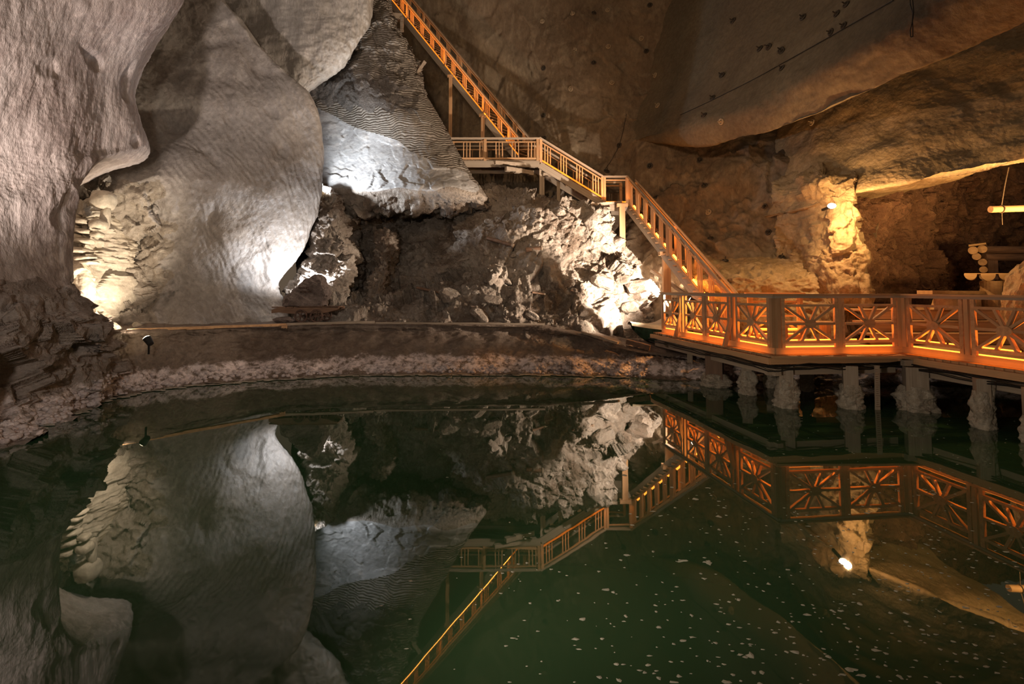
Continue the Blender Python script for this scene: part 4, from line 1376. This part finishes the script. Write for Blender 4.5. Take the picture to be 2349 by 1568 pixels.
# ragged stub columns between the cart and the rubble
rows = []
for y, xl, xr, D in ((425, 690, 745, 18.3), (470, 705, 775, 17.9), (520, 712, 790, 17.5), (570, 715, 806, 17.3), (620, 690, 808, 17.1), (660, 670, 800, 16.9), (700, 660, 806, 16.7), (760, 660, 815, 16.4)):
    m_ = (xl + xr) / 2
    rows.append([('w', *(P(xl - 20, y, D) + Vector((0, 2, 0)))), (xl, y, D + .25), (m_ - 15, y, D - .2), (m_ + 25, y, D - .15), (xr - 8, y, D + .1), (xr, y, D + .6), ('w', *(P(xr - 6, y, D) + Vector((0, 3, 0))))])
sheet('wall_stub', rows, 150, 200, M_RUB, [(.9, .18, 'n'), (1.6, .22, 'f'), (4, .10, 'f'), (10, .04, 'n'), (22, .02, 'n')], 133.0)
rows = []
for y, xl, xr, D in ((525, 866, 888, 18.6), (545, 858, 900, 18.3), (580, 862, 902, 18.1), (620, 862, 890, 17.8), (660, 850, 890, 17.4), (700, 840, 905, 16.9), (750, 830, 930, 16.3)):
    m_ = (xl + xr) / 2
    rows.append([('w', *(P(xl + 8, y, D) + Vector((0, 2.5, 0)))), (xl, y, D + .3), (m_ - 8, y, D), (m_ + 8, y, D), (xr, y, D + .4), ('w', *(P(xr - 5, y, D) + Vector((0, 2.5, 0))))])
sheet('wall_ridge', rows, 100, 170, M_RUB, [(1.4, .14, 'n'), (3, .14, 'r'), (7, .08, 'b'), (18, .03, 'n')], 143.0)

# ------------------------------------------------------------------ rock bolts, cables on the rock
bolt_px = [((605, 115), (425, 120, 1), (165, 185, 1), (725, 90, 1), (1085, 45), (730, 400, 1), (1055, 440), (1015, 330, 1), (605, 540), (1135, 645, 1), (1800, 180), (2030, 420), (1705, 645), (175, 585), (175, 990), (440, 430, 1), (760, 710, 1), (410, 760, 1), (1155, 905, 1), (180, 1185), (825, 1245), (1550, 990), (1700, 1040, 1), (715, 1470), (1085, 1420), (1625, 840), (2110, 405), (2210, 430)),
           ((310, 350), (805, 295), (855, 550), (370, 668), (900, 815, 1), (1450, 745), (1495, 1015), (915, 1080), (1060, 1300), (1625, 1265)),
           ((720, 40), (590, 275), (350, 150), (170, 585), (430, 1050, 1), (700, 220), (640, 120), (55, 400), (170, 440))]
frm = [(1200, 0, 3.733), (1420, 300, 4.356), (1749, 0, 3.733)]
bm_ = {}
for pale in (0, 1):
    m = MB()
    m.torus((0, 0, .03), (0, 0, 1), .105, .032, 14, 6)
    m.cyl((0, 0, -.02), (0, 0, .10), .075, .045, 10)
    m.cyl((0, 0, .08), (0, 0, .20), .022, .02, 6)
    me = bpy.data.meshes.new('rock_bolt')
    me.from_pydata([tuple(v) for v in m.v], [], m.f)
    me.materials.append(M_PALE if pale else M_PLATE)
    bm_[pale] = me
names = ['wall_back', 'ceiling', 'wall_right', 'wall_pillar', 'floor_ledge']
for lst, (ox, oy, sc_) in zip(bolt_px, frm):
    for b in lst:
        best = None
        for nm in names:
            h = hit(ox + b[0] / sc_, oy + b[1] / sc_, [nm])
            if h and (best is None or h[2] < best[0][2]): best = (h, nm)
        if not best: continue
        h, nm = best
        o = bpy.data.objects.new('rock_bolt', bm_[1 if len(b) > 2 else 0])
        M = h[1].to_track_quat('Z', 'Y').to_matrix().to_4x4()
        M.translation = h[0]
        k_ = .9 * min(1, h[2] / 21)
        o.matrix_basis = M @ Matrix.Diagonal((k_, k_, k_, 1))
        link(o, SHEETS[nm][0])


def surface_line(name, label, pxs, names, r, mat, off=.03, cat='cable', n=24):
    pts = []
    A = np.array(pxs, float)
    for q in cr(A, n):
        h = hit(q[0], q[1], names)
        if h: pts.append(h[0] + h[1] * off)
    if len(pts) > 2:
        setp(MB().tube(pts, r, 6).build(name, mat), label, cat)


surface_line('wire_cable', 'thin straight wire stretched diagonally across the dark vault', [(2052, 2), (1950, 60), (1750, 172), (1640, 228), (1562, 264)], ['ceiling'], .012, M_BLACK)
surface_line('wire_cable', 'thin wire running down from the vault tip to the stair handrail', [(1437, 262), (1430, 300), (1420, 335), (1400, 372), (1385, 392)], ['wall_back', 'ceiling'], .010, M_BLACK)
rp = MB()
tops = P(2086, -60, 9.7)
pts = [tops, P(2088, 10, 9.5), P(2094, 30, 9.5), P(2093, 50, 9.5), P(2088, 70, 9.5), P(2089, 85, 9.5), P(2094, 84, 9.5), P(2094, 65, 9.5), P(2093, 50, 9.5), P(2096, 28, 9.5), P(2093, -5, 9.5), P(2090, -60, 9.7)]
setp(rp.tube(pts, .009, 5).build('rope_loop', M_BLACK), 'dark knotted rope loop dangling in front of the vault', 'rope')

# ------------------------------------------------------------------ flecks of salt foam on the lake
m = MB()
R2 = random.Random(21)
cnt = 0
while cnt < 900:
    px, py = R2.uniform(880, 2360), 900 + 670 * R2.random() ** .8
    dens = math.exp(-(((px - 1900) / 420) ** 2)) * .9 + .25 * (px > 1150) + .08
    if R2.random() > dens: continue
    D = F * HCAM / (py - HZ)
    if D > 9.6: continue
    c = Vector(((px - CX) / F * D, D, .004))
    s = R2.uniform(.006, .022) * (1.8 if R2.random() < .12 else 1)
    k = 7
    ph = R2.uniform(0, 6.28)
    el = R2.uniform(.4, 1)
    vs = [c + Vector((math.cos(2 * math.pi * i / k + ph) * s * R2.uniform(.4, 1.2), math.sin(2 * math.pi * i / k + ph) * s * el * R2.uniform(.4, 1.2), -.003)) for i in range(k)]
    m.add(vs + [c], [(i, (i + 1) % k, k) for i in range(k)])
    cnt += 1
setp(m.build('foam_flecks', M_FLECK), 'scattered pale flecks of salt foam floating on the lake', 'foam', None, 'stuff')

# knobs of salt grown along the shore
m = MB()
R3 = random.Random(77)
vi, fi_ = ico(2)
for k in range(900):
    if k < 560: px, lim_ = R3.uniform(230, 1490), ['floor_bank']
    else: px, lim_ = R3.uniform(-60, 250), ['wall_left', 'floor_bank']
    yw = float(np.interp(px, [-60, 0, 100, 240, 330, 450, 640, 800, 1100, 1400, 1500], [1045, 1018, 985, 912, 897, 880, 866, 856, 856, 861, 868]))
    py = yw - abs(R3.gauss(0, 1)) * (14 if px > 250 else 26) - 2
    if pn(np.array([[px * .013, py * .02, 3.3]]))[0] < -.12: continue
    h = hit(px, py, lim_)
    if not h: continue
    r = R3.uniform(.02, .065)
    d_ = 1 + .35 * pn(vi * 2.2 + k * 1.7)
    V = vi * d_[:, None] * np.array((r, r, r * .75)) + np.array(h[0])
    m.add(V.tolist(), fi_)
setp(m.build('salt_knobs', M_PINK, None, True), 'pinkish white knobs of salt crusting the shore above the waterline', 'salt', None, 'stuff')

# thin salt plates at the waterline
m = MB()
wl = [(b[0], b[1]) for b in bank[2:11]]
left_wl = [(-180, 6.1), (0, 7.65), (60, 8.1), (110, 8.6), (160, 9.3), (200, 9.9), (245, 10.7), (300, 11.2)]
for lst in (left_wl, wl):
    for (p0, d0), (p1, d1) in zip(lst[:-1], lst[1:]):
        n = max(3, int(abs(p1 - p0) / 14))
        for q in range(n):
            s = (q + R2.random() * .6) / n
            px, D = p0 + (p1 - p0) * s, d0 + (d1 - d0) * s - R2.uniform(.0, .16)
            c = Vector(((px - CX) / F * D, D, .012))
            r = R2.uniform(.07, .20)
            k = 9
            poly = [c + Vector((math.cos(2 * math.pi * i / k) * r * R2.uniform(.7, 1.3), math.sin(2 * math.pi * i / k) * r * .55 * R2.uniform(.6, 1.2), 0)) for i in range(k)]
            m.prism(poly, (0, 0, .012))
setp(m.build('salt_rim', M_SALT), 'thin pale salt plates rimming the lake along the shore', 'salt', None, 'stuff')
